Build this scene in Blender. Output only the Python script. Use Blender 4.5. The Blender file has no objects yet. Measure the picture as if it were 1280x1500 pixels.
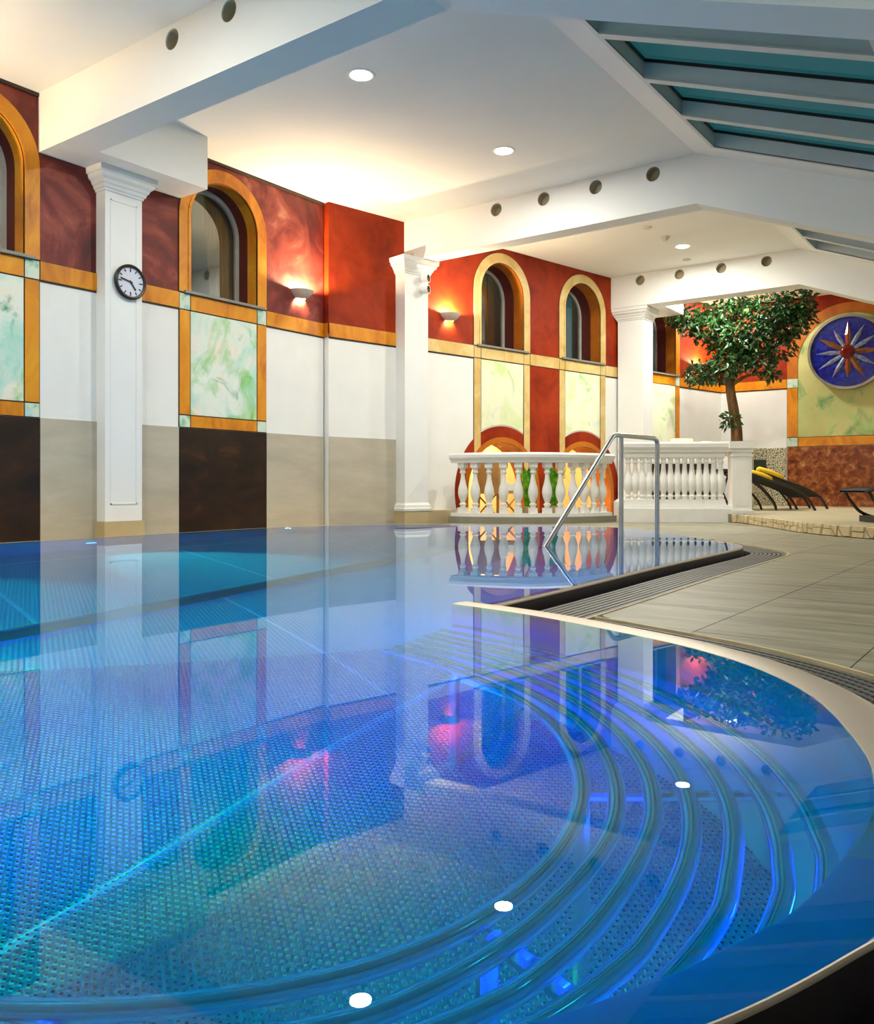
import bpy, bmesh, math, random
from mathutils import Vector, Matrix
from mathutils.geometry import tessellate_polygon, delaunay_2d_cdt

C = bpy.context.scene.collection
SC = bpy.context.scene
PI = math.pi
sin, cos, rad = math.sin, math.cos, math.radians
random.seed(7)

# ------------------------------------------------------------------ camera
FPX, HZ, W_, H_ = 1240.0, 711.0, 1280, 1500
YAW = 36.27
cd = bpy.data.cameras.new('camera'); cam = bpy.data.objects.new('camera', cd); C.objects.link(cam)
cam.location = (0, 0, 0.5); cam.rotation_euler = (PI/2, 0, rad(YAW))
cd.sensor_fit = 'VERTICAL'; cd.sensor_height = 36.0; cd.lens = 36.0*FPX/H_
cd.shift_y = -(H_/2-HZ)/H_
cd.clip_start = 0.05; cd.clip_end = 200
SC.camera = cam

# ------------------------------------------------------------------ world, light, exposure
SC.view_settings.view_transform = 'Standard'; SC.view_settings.look = 'None'
SC.view_settings.exposure = 0.0; SC.view_settings.gamma = 1.0
SC.view_settings.use_curve_mapping = False
wd = bpy.data.worlds.new('dusk'); SC.world = wd; wd.use_nodes = True
wd.node_tree.nodes['Background'].inputs[0].default_value = (0.10, 0.30, 0.34, 1)   # dusk sky above the roof glass
wd.node_tree.nodes['Background'].inputs[1].default_value = 0.8
DOWN_W, SCONCE_W = 74.0, 260.0
POOL_BLUE, POOL_CYAN = 50.0, 16.0
DOWN_COL, WARM = (1.0, 0.98, 0.88), (1.0, 0.76, 0.46)
BLUE, CYAN = (0.0, 0.03, 1.0), (0.02, 0.42, 0.85)
SC.cycles.use_denoising = True
SC.cycles.max_bounces = 10; SC.cycles.transparent_max_bounces = 12
SC.cycles.sample_clamp_indirect = 6.0

def lamp(kind, loc, power, col, parent=None, **kw):
    d = bpy.data.lights.new('lamp', kind); d.energy = power; d.color = col
    for k, v in kw.items():
        if k != 'rot': setattr(d, k, v)
    o = bpy.data.objects.new('lamp', d); C.objects.link(o); o.location = loc
    if 'rot' in kw: o.rotation_euler = kw['rot']
    if parent: o.parent = parent
    return o

# ------------------------------------------------------------------ materials
def srgb(r, g, b):
    f = lambda c: (c/255/12.92 if c/255 <= 0.04045 else ((c/255+0.055)/1.055)**2.4)
    return (f(r), f(g), f(b), 1)

class NT:
    def __init__(s, name):
        s.m = bpy.data.materials.new(name); s.m.use_nodes = True
        s.t = s.m.node_tree; s.b = s.t.nodes['Principled BSDF']; s.out = s.t.nodes['Material Output']
    def n(s, typ, **kw):
        nd = s.t.nodes.new(typ)
        for k, v in kw.items():
            if isinstance(k, str) and hasattr(nd, k): setattr(nd, k, v)
        return nd
    def l(s, a, b): s.t.links.new(a, b)
    def coords(s, scale=(1, 1, 1), kind='Object', rot=(0, 0, 0)):
        tc = s.n('ShaderNodeTexCoord'); mp = s.n('ShaderNodeMapping')
        mp.inputs['Scale'].default_value = scale; mp.inputs['Rotation'].default_value = rot
        s.l(tc.outputs[kind], mp.inputs['Vector']); return mp.outputs['Vector']
    def noise(s, scale, detail=4, rough=0.55, vec=None, dist=0.0):
        nd = s.n('ShaderNodeTexNoise'); nd.inputs['Scale'].default_value = scale
        nd.inputs['Detail'].default_value = detail; nd.inputs['Roughness'].default_value = rough
        nd.inputs['Distortion'].default_value = dist
        s.l(vec or s.coords(), nd.inputs['Vector']); return nd.outputs['Fac']
    def ramp(s, fac, stops):
        r = s.n('ShaderNodeValToRGB'); e = r.color_ramp.elements
        while len(e) < len(stops): e.new(0.5)
        for i, (p, c) in enumerate(stops): e[i].position = p; e[i].color = c
        s.l(fac, r.inputs['Fac']); return r.outputs['Color']
    def mix(s, fac, a, b):
        m = s.n('ShaderNodeMix', data_type='RGBA')
        for sock, v in ((m.inputs[0], fac), (m.inputs[6], a), (m.inputs[7], b)):
            if hasattr(v, 'links') or hasattr(v, 'is_output'): s.l(v, sock)
            else: sock.default_value = v
        return m.outputs[2]
    def bump(s, fac, strength=0.2, dist=0.01):
        b = s.n('ShaderNodeBump'); b.inputs['Strength'].default_value = strength; b.inputs['Distance'].default_value = dist
        s.l(fac, b.inputs['Height']); s.l(b.outputs['Normal'], s.b.inputs['Normal'])

def plain(name, col, rough=0.5, metal=0.0, var=0.06, scale=6.0, spec=0.5, bump=0.0):
    t = NT(name)
    dk = tuple(c*(1-var*2) for c in col[:3])+(1,); lt = tuple(min(1, c*(1+var)) for c in col[:3])+(1,)
    f = t.noise(scale)
    t.l(t.ramp(f, [(0.3, dk), (0.7, lt)]), t.b.inputs['Base Color'])
    t.b.inputs['Roughness'].default_value = rough; t.b.inputs['Metallic'].default_value = metal
    t.b.inputs['Specular IOR Level'].default_value = spec
    if bump: t.bump(t.noise(scale*12), bump, 0.004)
    return t.m

def mottled(name, stops, scale, rough=0.6, dist=0.6, detail=6, stretch=(1, 1, 1), bump=0.1, spec=0.4):
    t = NT(name); v = t.coords(stretch)
    f = t.noise(scale, detail, 0.6, v, dist)
    t.l(t.ramp(f, stops), t.b.inputs['Base Color'])
    t.b.inputs['Roughness'].default_value = rough; t.b.inputs['Specular IOR Level'].default_value = spec
    if bump: t.bump(f, bump, 0.01)
    return t.m

def emit(name, col, s):
    t = NT(name); t.b.inputs['Base Color'].default_value = (0.8, 0.8, 0.8, 1)
    t.b.inputs['Emission Color'].default_value = col; t.b.inputs['Emission Strength'].default_value = s
    return t.m

def mural(name, base, greens, seed):
    t = NT(name); v = t.coords((1, 1, 1))
    mp = t.n('ShaderNodeMapping'); mp.inputs['Location'].default_value = (seed*3.1, seed*1.7, seed*2.3); t.l(v, mp.inputs['Vector'])
    v = mp.outputs['Vector']
    c = base
    for i, (col, th, sc) in enumerate(greens):
        m2 = t.n('ShaderNodeMapping'); m2.inputs['Location'].default_value = (i*5.7, i*2.9, i*4.1); m2.inputs['Scale'].default_value = (1, 1, 0.8)
        t.l(v, m2.inputs['Vector'])
        f = t.noise(sc, 5, 0.6, m2.outputs['Vector'], 0.8)
        r = t.ramp(f, [(th, (0, 0, 0, 1)), (th+0.16, (1, 1, 1, 1))])
        c = t.mix(r, c, col)
    t.l(c, t.b.inputs['Base Color']); t.b.inputs['Roughness'].default_value = 0.6
    return t.m

M = {}
M['white'] = plain('white_paint', (0.80, 0.80, 0.77, 1), 0.7, var=0.015, scale=3)
M['ceil'] = plain('ceiling_paint', (0.82, 0.82, 0.79, 1), 0.85, var=0.01, scale=2)
M['column'] = plain('column_paint', (0.80, 0.81, 0.80, 1), 0.5, var=0.01, scale=3)
M['red1'] = mottled('maroon_lime_plaster', [(0.3, srgb(64, 14, 14)), (0.48, srgb(112, 34, 28)), (0.62, srgb(148, 66, 52)), (0.8, srgb(206, 140, 120))], 1.5, 0.55, 1.0)
M['red2'] = mottled('brick_red_plaster', [(0.3, srgb(116, 26, 2)), (0.7, srgb(164, 52, 6))], 2.2, 0.6, 0.4, spec=0.2)
M['ochre'] = mottled('orange_ochre_glaze', [(0.25, srgb(158, 82, 6)), (0.5, srgb(212, 130, 10)), (0.78, srgb(232, 164, 34))], 3.0, 0.45, 0.8, stretch=(1, 1, 0.5))
M['cream'] = mottled('pale_ochre_glaze', [(0.3, srgb(196, 160, 86)), (0.7, srgb(224, 200, 140))], 3.0, 0.45, 0.8)
M['ochredeep'] = mottled('deep_ochre_glaze', [(0.3, srgb(160, 84, 6)), (0.7, srgb(196, 112, 10))], 3.0, 0.5, 0.5)
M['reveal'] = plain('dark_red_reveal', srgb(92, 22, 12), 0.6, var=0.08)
M['line'] = plain('dark_painted_line', srgb(52, 34, 22), 0.6)
M['block'] = mural('corner_block_glaze', srgb(206, 218, 200), [(srgb(90, 176, 130), 0.52, 7.0), (srgb(150, 200, 215), 0.55, 6.0)], 3)
M['mural1'] = mural('green_wash_mural', srgb(220, 228, 216), [(srgb(238, 218, 200), 0.5, 2.0), (srgb(160, 212, 196), 0.48, 1.6), (srgb(112, 192, 84), 0.54, 2.0), (srgb(30, 150, 118), 0.58, 2.8)], 1)
M['mural2'] = mural('pale_green_mural', srgb(226, 228, 200), [(srgb(200, 220, 150), 0.5, 1.6), (srgb(170, 200, 215), 0.6, 2.0), (srgb(110, 186, 70), 0.56, 2.3)], 6)
M['mural3'] = mural('yellow_green_mural', srgb(196, 194, 126), [(srgb(170, 196, 120), 0.48, 1.3), (srgb(60, 146, 84), 0.55, 1.8)], 9)
M['beige'] = mottled('beige_stone_tile', [(0.3, srgb(172, 164, 146)), (0.7, srgb(190, 182, 164))], 1.4, 0.4, 0.3, stretch=(1, 1, 4), bump=0.02)
M['plinth'] = mottled('plinth_stone', [(0.3, srgb(176, 158, 122)), (0.7, srgb(196, 178, 140))], 1.6, 0.4, 0.3, bump=0.02)
M['darktile'] = mottled('dark_rust_tile', [(0.35, srgb(20, 10, 6)), (0.6, srgb(44, 24, 12)), (0.8, srgb(78, 42, 18))], 2.6, 0.35, 0.6, stretch=(1, 1, 2), bump=0.03)
M['marble'] = mottled('red_brown_marble', [(0.3, srgb(70, 26, 8)), (0.48, srgb(128, 62, 24)), (0.6, srgb(160, 96, 48)), (0.78, srgb(198, 150, 100))], 8.0, 0.25, 0.5, 9, bump=0.0)
def pebble():
    t = NT('pebble_mosaic'); vo = t.n('ShaderNodeTexVoronoi', feature='DISTANCE_TO_EDGE'); vo.inputs['Scale'].default_value = 22
    t.l(t.coords(), vo.inputs['Vector'])
    t.l(t.ramp(vo.outputs['Distance'], [(0.04, srgb(84, 78, 56)), (0.16, srgb(206, 200, 168))]), t.b.inputs['Base Color'])
    t.bump(vo.outputs['Distance'], 0.5, 0.02); t.b.inputs['Roughness'].default_value = 0.5
    return t.m
M['pebble'] = pebble()
def decktile():
    t = NT('grey_deck_stone'); oi = t.n('ShaderNodeObjectInfo')
    f = t.noise(1.0, 7, 0.62, t.coords((1.6, 11, 4)), 0.4)
    a = t.ramp(f, [(0.3, srgb(92, 90, 72)), (0.5, srgb(134, 131, 108)), (0.72, srgb(164, 160, 134))])
    g = t.noise(26.0, 4, 0.7, t.coords((0.5, 4, 1)))
    a = t.mix(t.ramp(g, [(0.42, (0, 0, 0, 1)), (0.75, (0.25, 0.25, 0.25, 1))]), a, srgb(96, 90, 78))
    r = t.n('ShaderNodeMapRange'); r.inputs['To Min'].default_value = 0.0; r.inputs['To Max'].default_value = 0.16; t.l(oi.outputs['Random'], r.inputs['Value'])
    t.l(t.mix(r.outputs[0], a, srgb(170, 166, 138)), t.b.inputs['Base Color'])
    t.b.inputs['Roughness'].default_value = 0.42; t.bump(g, 0.06, 0.004)
    return t.m
M['deck'] = decktile()
M['joint'] = plain('joint_mortar', srgb(96, 90, 78), 0.8)
M['platform'] = mottled('pale_platform_stone', [(0.3, srgb(168, 158, 128)), (0.7, srgb(194, 184, 152))], 1.8, 0.45, 0.4, stretch=(1, 4, 1))
M['edging'] = mottled('cream_edging_stone', [(0.3, srgb(176, 158, 118)), (0.7, srgb(214, 198, 158))], 5.0, 0.6, 0.4)
M['curb'] = plain('grey_curb_stone', srgb(140, 136, 120), 0.5)
M['plaster'] = plain('white_cast_stone', (0.84, 0.83, 0.80, 1), 0.5, var=0.02)
M['grate'] = plain('dark_grey_grating', srgb(82, 84, 80), 0.45, var=0.1)
M['skirt'] = plain('dark_grey_rim_skirt', srgb(46, 40, 44), 0.35)
M['gutter'] = plain('black_gutter', srgb(14, 14, 16), 0.6)
def steel(name, col, rough, metal, dim=False):
    t = NT(name)
    t.b.inputs['Base Color'].default_value = col; t.b.inputs['Metallic'].default_value = metal; t.b.inputs['Roughness'].default_value = rough
    if dim:      # far plates: the same embossing as fine relief
        vo = t.n('ShaderNodeTexVoronoi'); vo.inputs['Scale'].default_value = 42; vo.inputs['Randomness'].default_value = 0.0
        t.l(t.coords((1, 1, 0), rot=(0, 0, rad(28))), vo.inputs['Vector'])
        r = t.ramp(vo.outputs['Distance'], [(0.1, (1, 1, 1, 1)), (0.45, (0, 0, 0, 1))])
        t.bump(r, 0.5, 0.01)
    elif rough > 0.3:
        t.bump(t.noise(30, 3, 0.6, t.coords((8, 8, 0.6))), 0.03, 0.003)
    return t.m
M['poolsteel'] = steel('pool_steel', (0.60, 0.66, 0.70, 1), 0.45, 0.25)
M['floorsteel'] = steel('embossed_floor_steel', (0.58, 0.66, 0.70, 1), 0.4, 0.3, True)
M['platesteel'] = steel('plate_steel', (0.58, 0.66, 0.70, 1), 0.4, 0.3)
M['studtop'] = steel('darkened_stud_steel', (0.25, 0.30, 0.36, 1), 0.15, 0.9)  # same steel as the floor, darkened in colour to paint in dark reflections
M['seam'] = plain('bright_weld_steel', (0.85, 0.88, 0.9, 1), 0.35)
M['rim'] = steel('brushed_rim_steel', (0.66, 0.59, 0.49, 1), 0.42, 0.8)
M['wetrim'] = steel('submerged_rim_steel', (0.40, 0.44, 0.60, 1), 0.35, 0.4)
M['tube'] = steel('tube_steel', (0.84, 0.88, 0.92, 1), 0.14, 0.85)
M['rail'] = steel('satin_rail_steel', (0.70, 0.72, 0.75, 1), 0.22, 0.95)
M['black'] = plain('black_plastic', srgb(16, 16, 17), 0.4)
M['sling'] = plain('black_mesh_fabric', srgb(28, 27, 26), 0.75, bump=0.3, scale=20)
M['wicker'] = plain('dark_brown_frame', srgb(34, 26, 22), 0.4)
M['yellow'] = plain('yellow_towel', srgb(232, 186, 30), 0.9, bump=0.4, scale=10)
M['pillow'] = plain('cream_pillow', srgb(238, 226, 176), 0.9, bump=0.2)
M['towel'] = plain('white_towel', srgb(236, 236, 236), 0.9, bump=0.3)
M['bark'] = mottled('brown_bark', [(0.3, srgb(60, 34, 14)), (0.7, srgb(122, 84, 40))], 14, 0.8, 0.8, stretch=(1, 1, 0.3), bump=0.5)
def leafmat(name, a, b, c):
    t = NT(name); f = t.noise(9.0, 2)
    t.l(t.ramp(f, [(0.3, a), (0.55, b), (0.75, c)]), t.b.inputs['Base Color']); t.b.inputs['Roughness'].default_value = 0.35
    return t.m
M['leaf'] = leafmat('ficus_leaf', srgb(10, 36, 14), srgb(34, 78, 30), srgb(120, 146, 80))
M['leaf2'] = leafmat('bright_leaf', srgb(30, 100, 10), srgb(80, 160, 20), srgb(170, 200, 60))
M['glassdark'] = None
def pane(name, tint, ior):
    t = NT(name); t.t.nodes.remove(t.b)
    fr = t.n('ShaderNodeFresnel'); fr.inputs['IOR'].default_value = ior
    tr = t.n('ShaderNodeBsdfTransparent'); tr.inputs[0].default_value = tint
    gl = t.n('ShaderNodeBsdfGlossy'); gl.inputs['Roughness'].default_value = 0.02; gl.inputs[0].default_value = (0.9, 0.95, 0.95, 1)
    mx = t.n('ShaderNodeMixShader'); ge = t.n('ShaderNodeNewGeometry'); iv = t.n('ShaderNodeMath', operation='SUBTRACT'); iv.inputs[0].default_value = 1.0; t.l(ge.outputs['Backfacing'], iv.inputs[1])
    ml = t.n('ShaderNodeMath', operation='MULTIPLY'); t.l(fr.outputs[0], ml.inputs[0]); t.l(iv.outputs[0], ml.inputs[1])   # the far face of the sheet adds nothing
    t.l(ml.outputs[0], mx.inputs[0]); t.l(tr.outputs[0], mx.inputs[1]); t.l(gl.outputs[0], mx.inputs[2])
    t.l(mx.outputs[0], t.out.inputs['Surface']); return t.m
M['pane'] = pane('window_glass', (0.75, 0.78, 0.74, 1), 2.7)
M['skypane'] = pane('roof_glass', (0.42, 0.62, 0.62, 1), 1.45)
def water():
    t = NT('pool_water'); t.t.nodes.remove(t.b)
    g = t.n('ShaderNodeBsdfRefraction'); g.inputs['IOR'].default_value = 1.333; g.inputs['Roughness'].default_value = 0.0
    g.inputs['Color'].default_value = (0.06, 0.62, 0.86, 1)
    gs = t.n('ShaderNodeBsdfGlossy'); gs.inputs['Roughness'].default_value = 0.0; gs.inputs['Color'].default_value = (0.93, 0.96, 0.97, 1)
    fr = t.n('ShaderNodeFresnel'); fr.inputs['IOR'].default_value = 1.21; mx = t.n('ShaderNodeMixShader')
    t.l(fr.outputs[0], mx.inputs[0]); t.l(g.outputs[0], mx.inputs[1]); t.l(gs.outputs[0], mx.inputs[2])
    b = t.n('ShaderNodeBump'); b.inputs['Strength'].default_value = 0.035; b.inputs['Distance'].default_value = 0.02
    t.l(t.noise(1.3, 2, 0.4), b.inputs['Height']); 
    for nd in (g, gs, fr): t.l(b.outputs['Normal'], nd.inputs['Normal'])
    t.l(mx.outputs[0], t.out.inputs['Surface']); return t.m
M['water'] = water()
M['lens'] = emit('lamp_lens', (1.0, 0.93, 0.80, 1), 60.0)
M['bulb'] = emit('halogen_bulb', (1.0, 0.78, 0.5, 1), 80.0)
M['led'] = emit('underwater_lens', (0.5, 0.8, 1.0, 1), 6.0)
M['bowl'] = plain('sconce_plaster', srgb(196, 186, 172), 0.7)
M['frame'] = plain('grey_window_frame', srgb(176, 176, 168), 0.45)
M['sill'] = plain('grey_stone_sill', srgb(130, 128, 122), 0.4)
M['beyond'] = plain('pane_backing_paint', srgb(150, 146, 118), 0.8)  # colour of the board added behind the panes to grey the glass
M['curtain'] = plain('beige_curtain', srgb(206, 180, 140), 0.85)
M['clockface'] = plain('clock_face', srgb(206, 210, 224), 0.5, var=0.01)
M['skyframe'] = plain('grey_white_skylight_frame', srgb(196, 200, 200), 0.5, var=0.02)
M['holeback'] = plain('beige_hole_lining', srgb(188, 176, 148), 0.7)
M['vent'] = plain('offwhite_plastic', srgb(206, 200, 180), 0.5)
M['rattan'] = plain('honey_rattan', srgb(178, 130, 66), 0.6)
M['niche'] = plain('peach_niche_paint', srgb(240, 208, 150), 0.7)
M['green'] = plain('dark_green_board', srgb(14, 44, 26), 0.5)
def discglass():
    t = NT('blue_art_glass'); f = t.noise(5.0, 6, 0.65, None, 2.2)
    t.l(t.ramp(f, [(0.35, srgb(6, 8, 70)), (0.52, srgb(14, 22, 150)), (0.66, srgb(24, 50, 190)), (0.8, srgb(160, 190, 230))]), t.b.inputs['Base Color'])
    t.b.inputs['Roughness'].default_value = 0.12; t.bump(f, 0.5, 0.03); return t.m
M['disc'] = discglass()
M['raygold'] = plain('bronze_glass', srgb(150, 96, 54), 0.15, metal=0.5, var=0.2, scale=16)
M['raysilver'] = plain('silver_glass', srgb(150, 165, 205), 0.15, metal=0.5, var=0.3, scale=16)
M['sun'] = plain('red_glass_dome', srgb(118, 14, 10), 0.12, var=0.2, scale=12)
M['discring'] = plain('grey_ring_steel', srgb(150, 140, 122), 0.35, metal=0.4)

# ------------------------------------------------------------------ mesh helpers
class MB:
    def __init__(s): s.v = []; s.f = []; s.mi = []
    def add(s, vs, fs, mi=0):
        b = len(s.v); s.v += [tuple(v) for v in vs]; s.f += [tuple(i+b for i in f) for f in fs]; s.mi += [mi]*len(fs); return s
    def box(s, lo, hi, fn=None):
        x0, y0, z0 = lo; x1, y1, z1 = hi
        vs = [(x0,y0,z0),(x1,y0,z0),(x1,y1,z0),(x0,y1,z0),(x0,y0,z1),(x1,y0,z1),(x1,y1,z1),(x0,y1,z1)]
        if fn: vs = [fn(*v) for v in vs]
        return s.add(vs, [(0,3,2,1),(4,5,6,7),(0,1,5,4),(1,2,6,5),(2,3,7,6),(3,0,4,7)])
    def prism(s, loops, a, b, fn):
        """loops: [outer, *holes] of 2-D points (p, q); extruded from depth a to depth b; fn(p, q, depth) -> world."""
        tris = tessellate_polygon([[Vector((p, q, 0)) for p, q in lp] for lp in loops])
        flat = [pt for lp in loops for pt in lp]; n = len(flat)
        vs = [fn(p, q, a) for p, q in flat] + [fn(p, q, b) for p, q in flat]
        fs = [tuple(t) for t in tris] + [tuple(i+n for i in reversed(t)) for t in tris]
        k = 0
        for lp in loops:
            m = len(lp)
            for i in range(m):
                j = (i+1) % m; fs.append((k+i, k+j, k+j+n, k+i+n))
            k += m
        return s.add(vs, fs)
    def tube(s, pts, r, seg=8, closed=False, caps=True):
        pts = [Vector(p) for p in pts]; n = len(pts); rs = r if isinstance(r, (list, tuple)) else [r]*n
        up = None; rings = []
        for i in range(n):
            a = pts[i-1] if (i > 0 or closed) else pts[i]; c = pts[(i+1) % n] if (i < n-1 or closed) else pts[i]
            t = (c-a).normalized()
            if up is None:
                up = Vector((0, 0, 1)) if abs(t.z) < 0.9 else Vector((1, 0, 0))
            side = t.cross(up)
            if side.length < 1e-4: side = t.orthogonal()
            side.normalize(); up = side.cross(t).normalized()
            rings.append([pts[i]+(side*cos(2*PI*k/seg)+up*sin(2*PI*k/seg))*rs[i] for k in range(seg)])
        vs = [v for rg in rings for v in rg]; fs = []
        for i in range(n if closed else n-1):
            j = (i+1) % n
            for k in range(seg):
                fs.append((i*seg+k, i*seg+(k+1) % seg, j*seg+(k+1) % seg, j*seg+k))
        if caps and not closed:
            fs.append(tuple(range(seg-1, -1, -1))); fs.append(tuple((n-1)*seg+k for k in range(seg)))
        return s.add(vs, fs)
    def lathe(s, prof, seg=16, o=(0, 0, 0), fn=None, a0=0.0, a1=2*PI):
        full = abs(a1-a0-2*PI) < 1e-6; m = seg if full else seg+1; vs = []; fs = []
        for r, z in prof:
            for k in range(m):
                a = a0+(a1-a0)*k/seg; p = (o[0]+r*cos(a), o[1]+r*sin(a), o[2]+z); vs.append(fn(*p) if fn else p)
        for i in range(len(prof)-1):
            for k in range(seg):
                j = (k+1) % m; fs.append((i*m+k, i*m+j, (i+1)*m+j, (i+1)*m+k))
        return s.add(vs, fs)
    def build(s, name, mat, parent=None, smooth=False):
        me = bpy.data.meshes.new(name); me.from_pydata(s.v, [], s.f); me.update()
        mats = mat if isinstance(mat, (list, tuple)) else [mat]
        for m in mats: me.materials.append(m)
        if len(mats) > 1: me.polygons.foreach_set('material_index', s.mi)
        bm = bmesh.new(); bm.from_mesh(me); bmesh.ops.recalc_face_normals(bm, faces=bm.faces); bm.to_mesh(me); bm.free()
        if smooth:
            me.polygons.foreach_set('use_smooth', [True]*len(me.polygons))
            me.set_sharp_from_angle(angle=rad(40))
        o = bpy.data.objects.new(name, me); C.objects.link(o)
        if parent: o.parent = parent
        return o

def empty(name, loc=(0, 0, 0), rz=0):
    o = bpy.data.objects.new(name, None); C.objects.link(o); o.location = loc; o.rotation_euler = (0, 0, rz); o.empty_display_size = 0.1
    return o
def tag(o, label=None, cat=None, group=None, kind=None):
    for k, v in (('label', label), ('category', cat), ('group', group), ('kind', kind)):
        if v: o[k] = v
    return o
def struct(o, label, cat): return tag(o, label, cat, None, 'structure')
def copy_tree(o, parent=None):
    c = o.copy(); C.objects.link(c); c.parent = parent
    for ch in list(o.children): copy_tree(ch, c)
    return c
def arc(cx, cy, r, a0, a1, n): return [(cx+r*cos(rad(a0+(a1-a0)*i/n)), cy+r*sin(rad(a0+(a1-a0)*i/n))) for i in range(n+1)]
def spline(P, n=6):
    out = []
    for i in range(len(P)-1):
        p0, p1, p2, p3 = P[max(i-1, 0)], P[i], P[i+1], P[min(i+2, len(P)-1)]
        for k in range(n):
            t = k/n
            out.append(tuple(0.5*(2*b+(c-a)*t+(2*a-5*b+4*c-d)*t*t+(-a+3*b-3*c+d)*t**3) for a, b, c, d in zip(p0, p1, p2, p3)))
    return out+[tuple(P[-1])]
def offset(P, d):
    """outward (left of travel) offset of an open 2-D path, mitred."""
    out = []
    for i in range(len(P)):
        a = Vector(P[max(i-1, 0)]); b = Vector(P[i]); c = Vector(P[min(i+1, len(P)-1)])
        t1 = (b-a).normalized() if i > 0 else (c-b).normalized(); t2 = (c-b).normalized() if i < len(P)-1 else t1
        n1 = Vector((-t1.y, t1.x)); n2 = Vector((-t2.y, t2.x)); m = (n1+n2)
        m = n1 if m.length < 1e-3 else m.normalized(); k = max(0.35, m.dot(n1))
        out.append(tuple(b+m*(d/k)))
    return out
def sweep(P, prof, mb=None, closed=True):
    """profile of (outward, z) points swept along the 2-D path P."""
    mb = mb or MB(); cols = [offset(P, o) for o, z in prof]; n = len(P); m = len(prof)
    vs = [(cols[j][i][0], cols[j][i][1], prof[j][1]) for i in range(n) for j in range(m)]; fs = []
    for i in range(n-1):
        for j in range(m if closed else m-1):
            k = (j+1) % m; fs.append((i*m+j, i*m+k, (i+1)*m+k, (i+1)*m+j))
    if closed: fs.append(tuple(range(m))); fs.append(tuple((n-1)*m+j for j in range(m-1, -1, -1)))
    return mb.add(vs, fs)

# wall frames: (s along, out into the room, z) -> world
def frame(P, th, flip=False):
    D = (sin(rad(th)), cos(rad(th))); N = (D[1], -D[0])
    return lambda s, o, z: (P[0]+D[0]*s+N[0]*o, P[1]+D[1]*s+N[1]*o, z)
F1 = frame((-8.1, 0), 0)
P2, TH2 = (-8.0, 8.41), 11.7
F2 = frame(P2, TH2)
YE = 18.5
FE = lambda s, o, z: (s, YE-o, z)
def wp(F): return lambda p, q, d: F(p, d, q)
ZD, ZP, ZC = -0.05, 0.075, 4.36      # deck, platform, flat ceiling
XF, SL = -3.4, 0.39                  # where the ceiling folds, and its fall
zs = lambda x: ZC-max(0, x-XF)*SL
BAND0, BAND1, TILE = 2.52, 2.71, 1.165

# ------------------------------------------------------------------ pool outline
PA = spline([(-7.28, -3.5), (-7.30, 2.0), (-7.33, 4.0), (-7.46, 6.6), (-7.30, 7.5), (-6.75, 8.5), (-5.9, 8.95), (-4.95, 9.35), (-4.2, 9.3), (-3.5, 8.75), (-2.9, 8.05), (-2.4, 7.45)], 5)[:-1] \
   + spline([(-2.4, 7.45), (-2.2, 7.18), (-2.12, 6.95), (-2.09, 6.5), (-2.06, 5.2), (-2.0, 4.0), (-1.97, 3.2), (-1.97, 2.90)], 5)
PB = spline([(-2.06, 2.915), (-1.806, 2.88), (-1.56, 2.82), (-1.224, 2.70), (-0.947, 2.58), (-0.687, 2.40), (-0.47, 2.14), (-0.306, 1.78), (-0.25, 1.565), (-0.232, 1.37), (-0.25, 1.144), (-0.288, 1.01),
             (-0.342, 0.868), (-0.409, 0.74), (-0.49, 0.62), (-0.66, 0.41), (-0.9, 0.22), (-1.2, 0.09), (-1.56, 0.03), (-2.0, 0.0)], 5)
PC = [(-2.0, -0.02), (-2.0, -1.5), (-2.0, -3.5)]
POOL = PA+PB+PC
ZF = -1.3
basin = MB()
sweep(PA, [(0, -0.04), (0, ZF), (0.04, ZF), (0.04, -0.04)], basin); sweep(PB, [(0, -0.07), (0, ZF), (0.04, ZF), (0.04, -0.07)], basin); sweep(PC, [(0, -0.01), (0, ZF), (0.04, ZF), (0.04, -0.01)], basin)
basin.box((-7.3, -3.54, ZF), (-2.0, -3.5, -0.01))
basin = struct(basin.build('pool_basin', M['poolsteel'], smooth=True), 'stainless steel swimming pool with a round alcove, lit blue under water', 'pool')
MB().prism([POOL], ZF-0.05, ZF, lambda p, q, d: (p, q, d)).build('pool_floor', M['floorsteel'], basin)
# weld seams and the flat inlet channel between the floor plates
for nm, pts, w, h in (('floor_seam', [(-1.93, -1.0), (-1.97, 0.9), (-2.03, 2.0), (-2.06, 2.88)], 0.018, 0.006), ('floor_seam', [(-6.5, 2.0), (-6.66, 3.3), (-6.78, 4.3), (-6.9, 6.0)], 0.03, 0.006),
                      ('floor_seam', [(-7.2, 5.2), (-4.4, 4.1)], 0.015, 0.005), ('floor_seam', [(-7.2, 3.2), (-4.25, 2.3)], 0.015, 0.005), ('floor_seam', [(-4.1, 3.4), (-2.1, 2.6)], 0.012, 0.005), ('floor_seam', [(-6.8, 7.0), (-4.6, 5.7)], 0.015, 0.005)):
    mb = MB()
    for a, b in zip(pts, pts[1:]):
        n = Vector((b[1]-a[1], a[0]-b[0])).normalized()*w
        mb.add([(a[0]-n.x, a[1]-n.y, ZF), (a[0]+n.x, a[1]+n.y, ZF), (b[0]+n.x, b[1]+n.y, ZF), (b[0]-n.x, b[1]-n.y, ZF), (a[0], a[1], ZF+h), (b[0], b[1], ZF+h)], [(0, 4, 5, 3), (4, 1, 2, 5), (0, 1, 4), (3, 5, 2)])
    mb.build(nm, M['seam'], basin)
ch = MB(); L0 = [(-4.15, 0.2), (-4.20, 2.1), (-4.29, 3.2), (-4.39, 4.0), (-4.63, 5.67), (-4.9, 7.2)]
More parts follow.
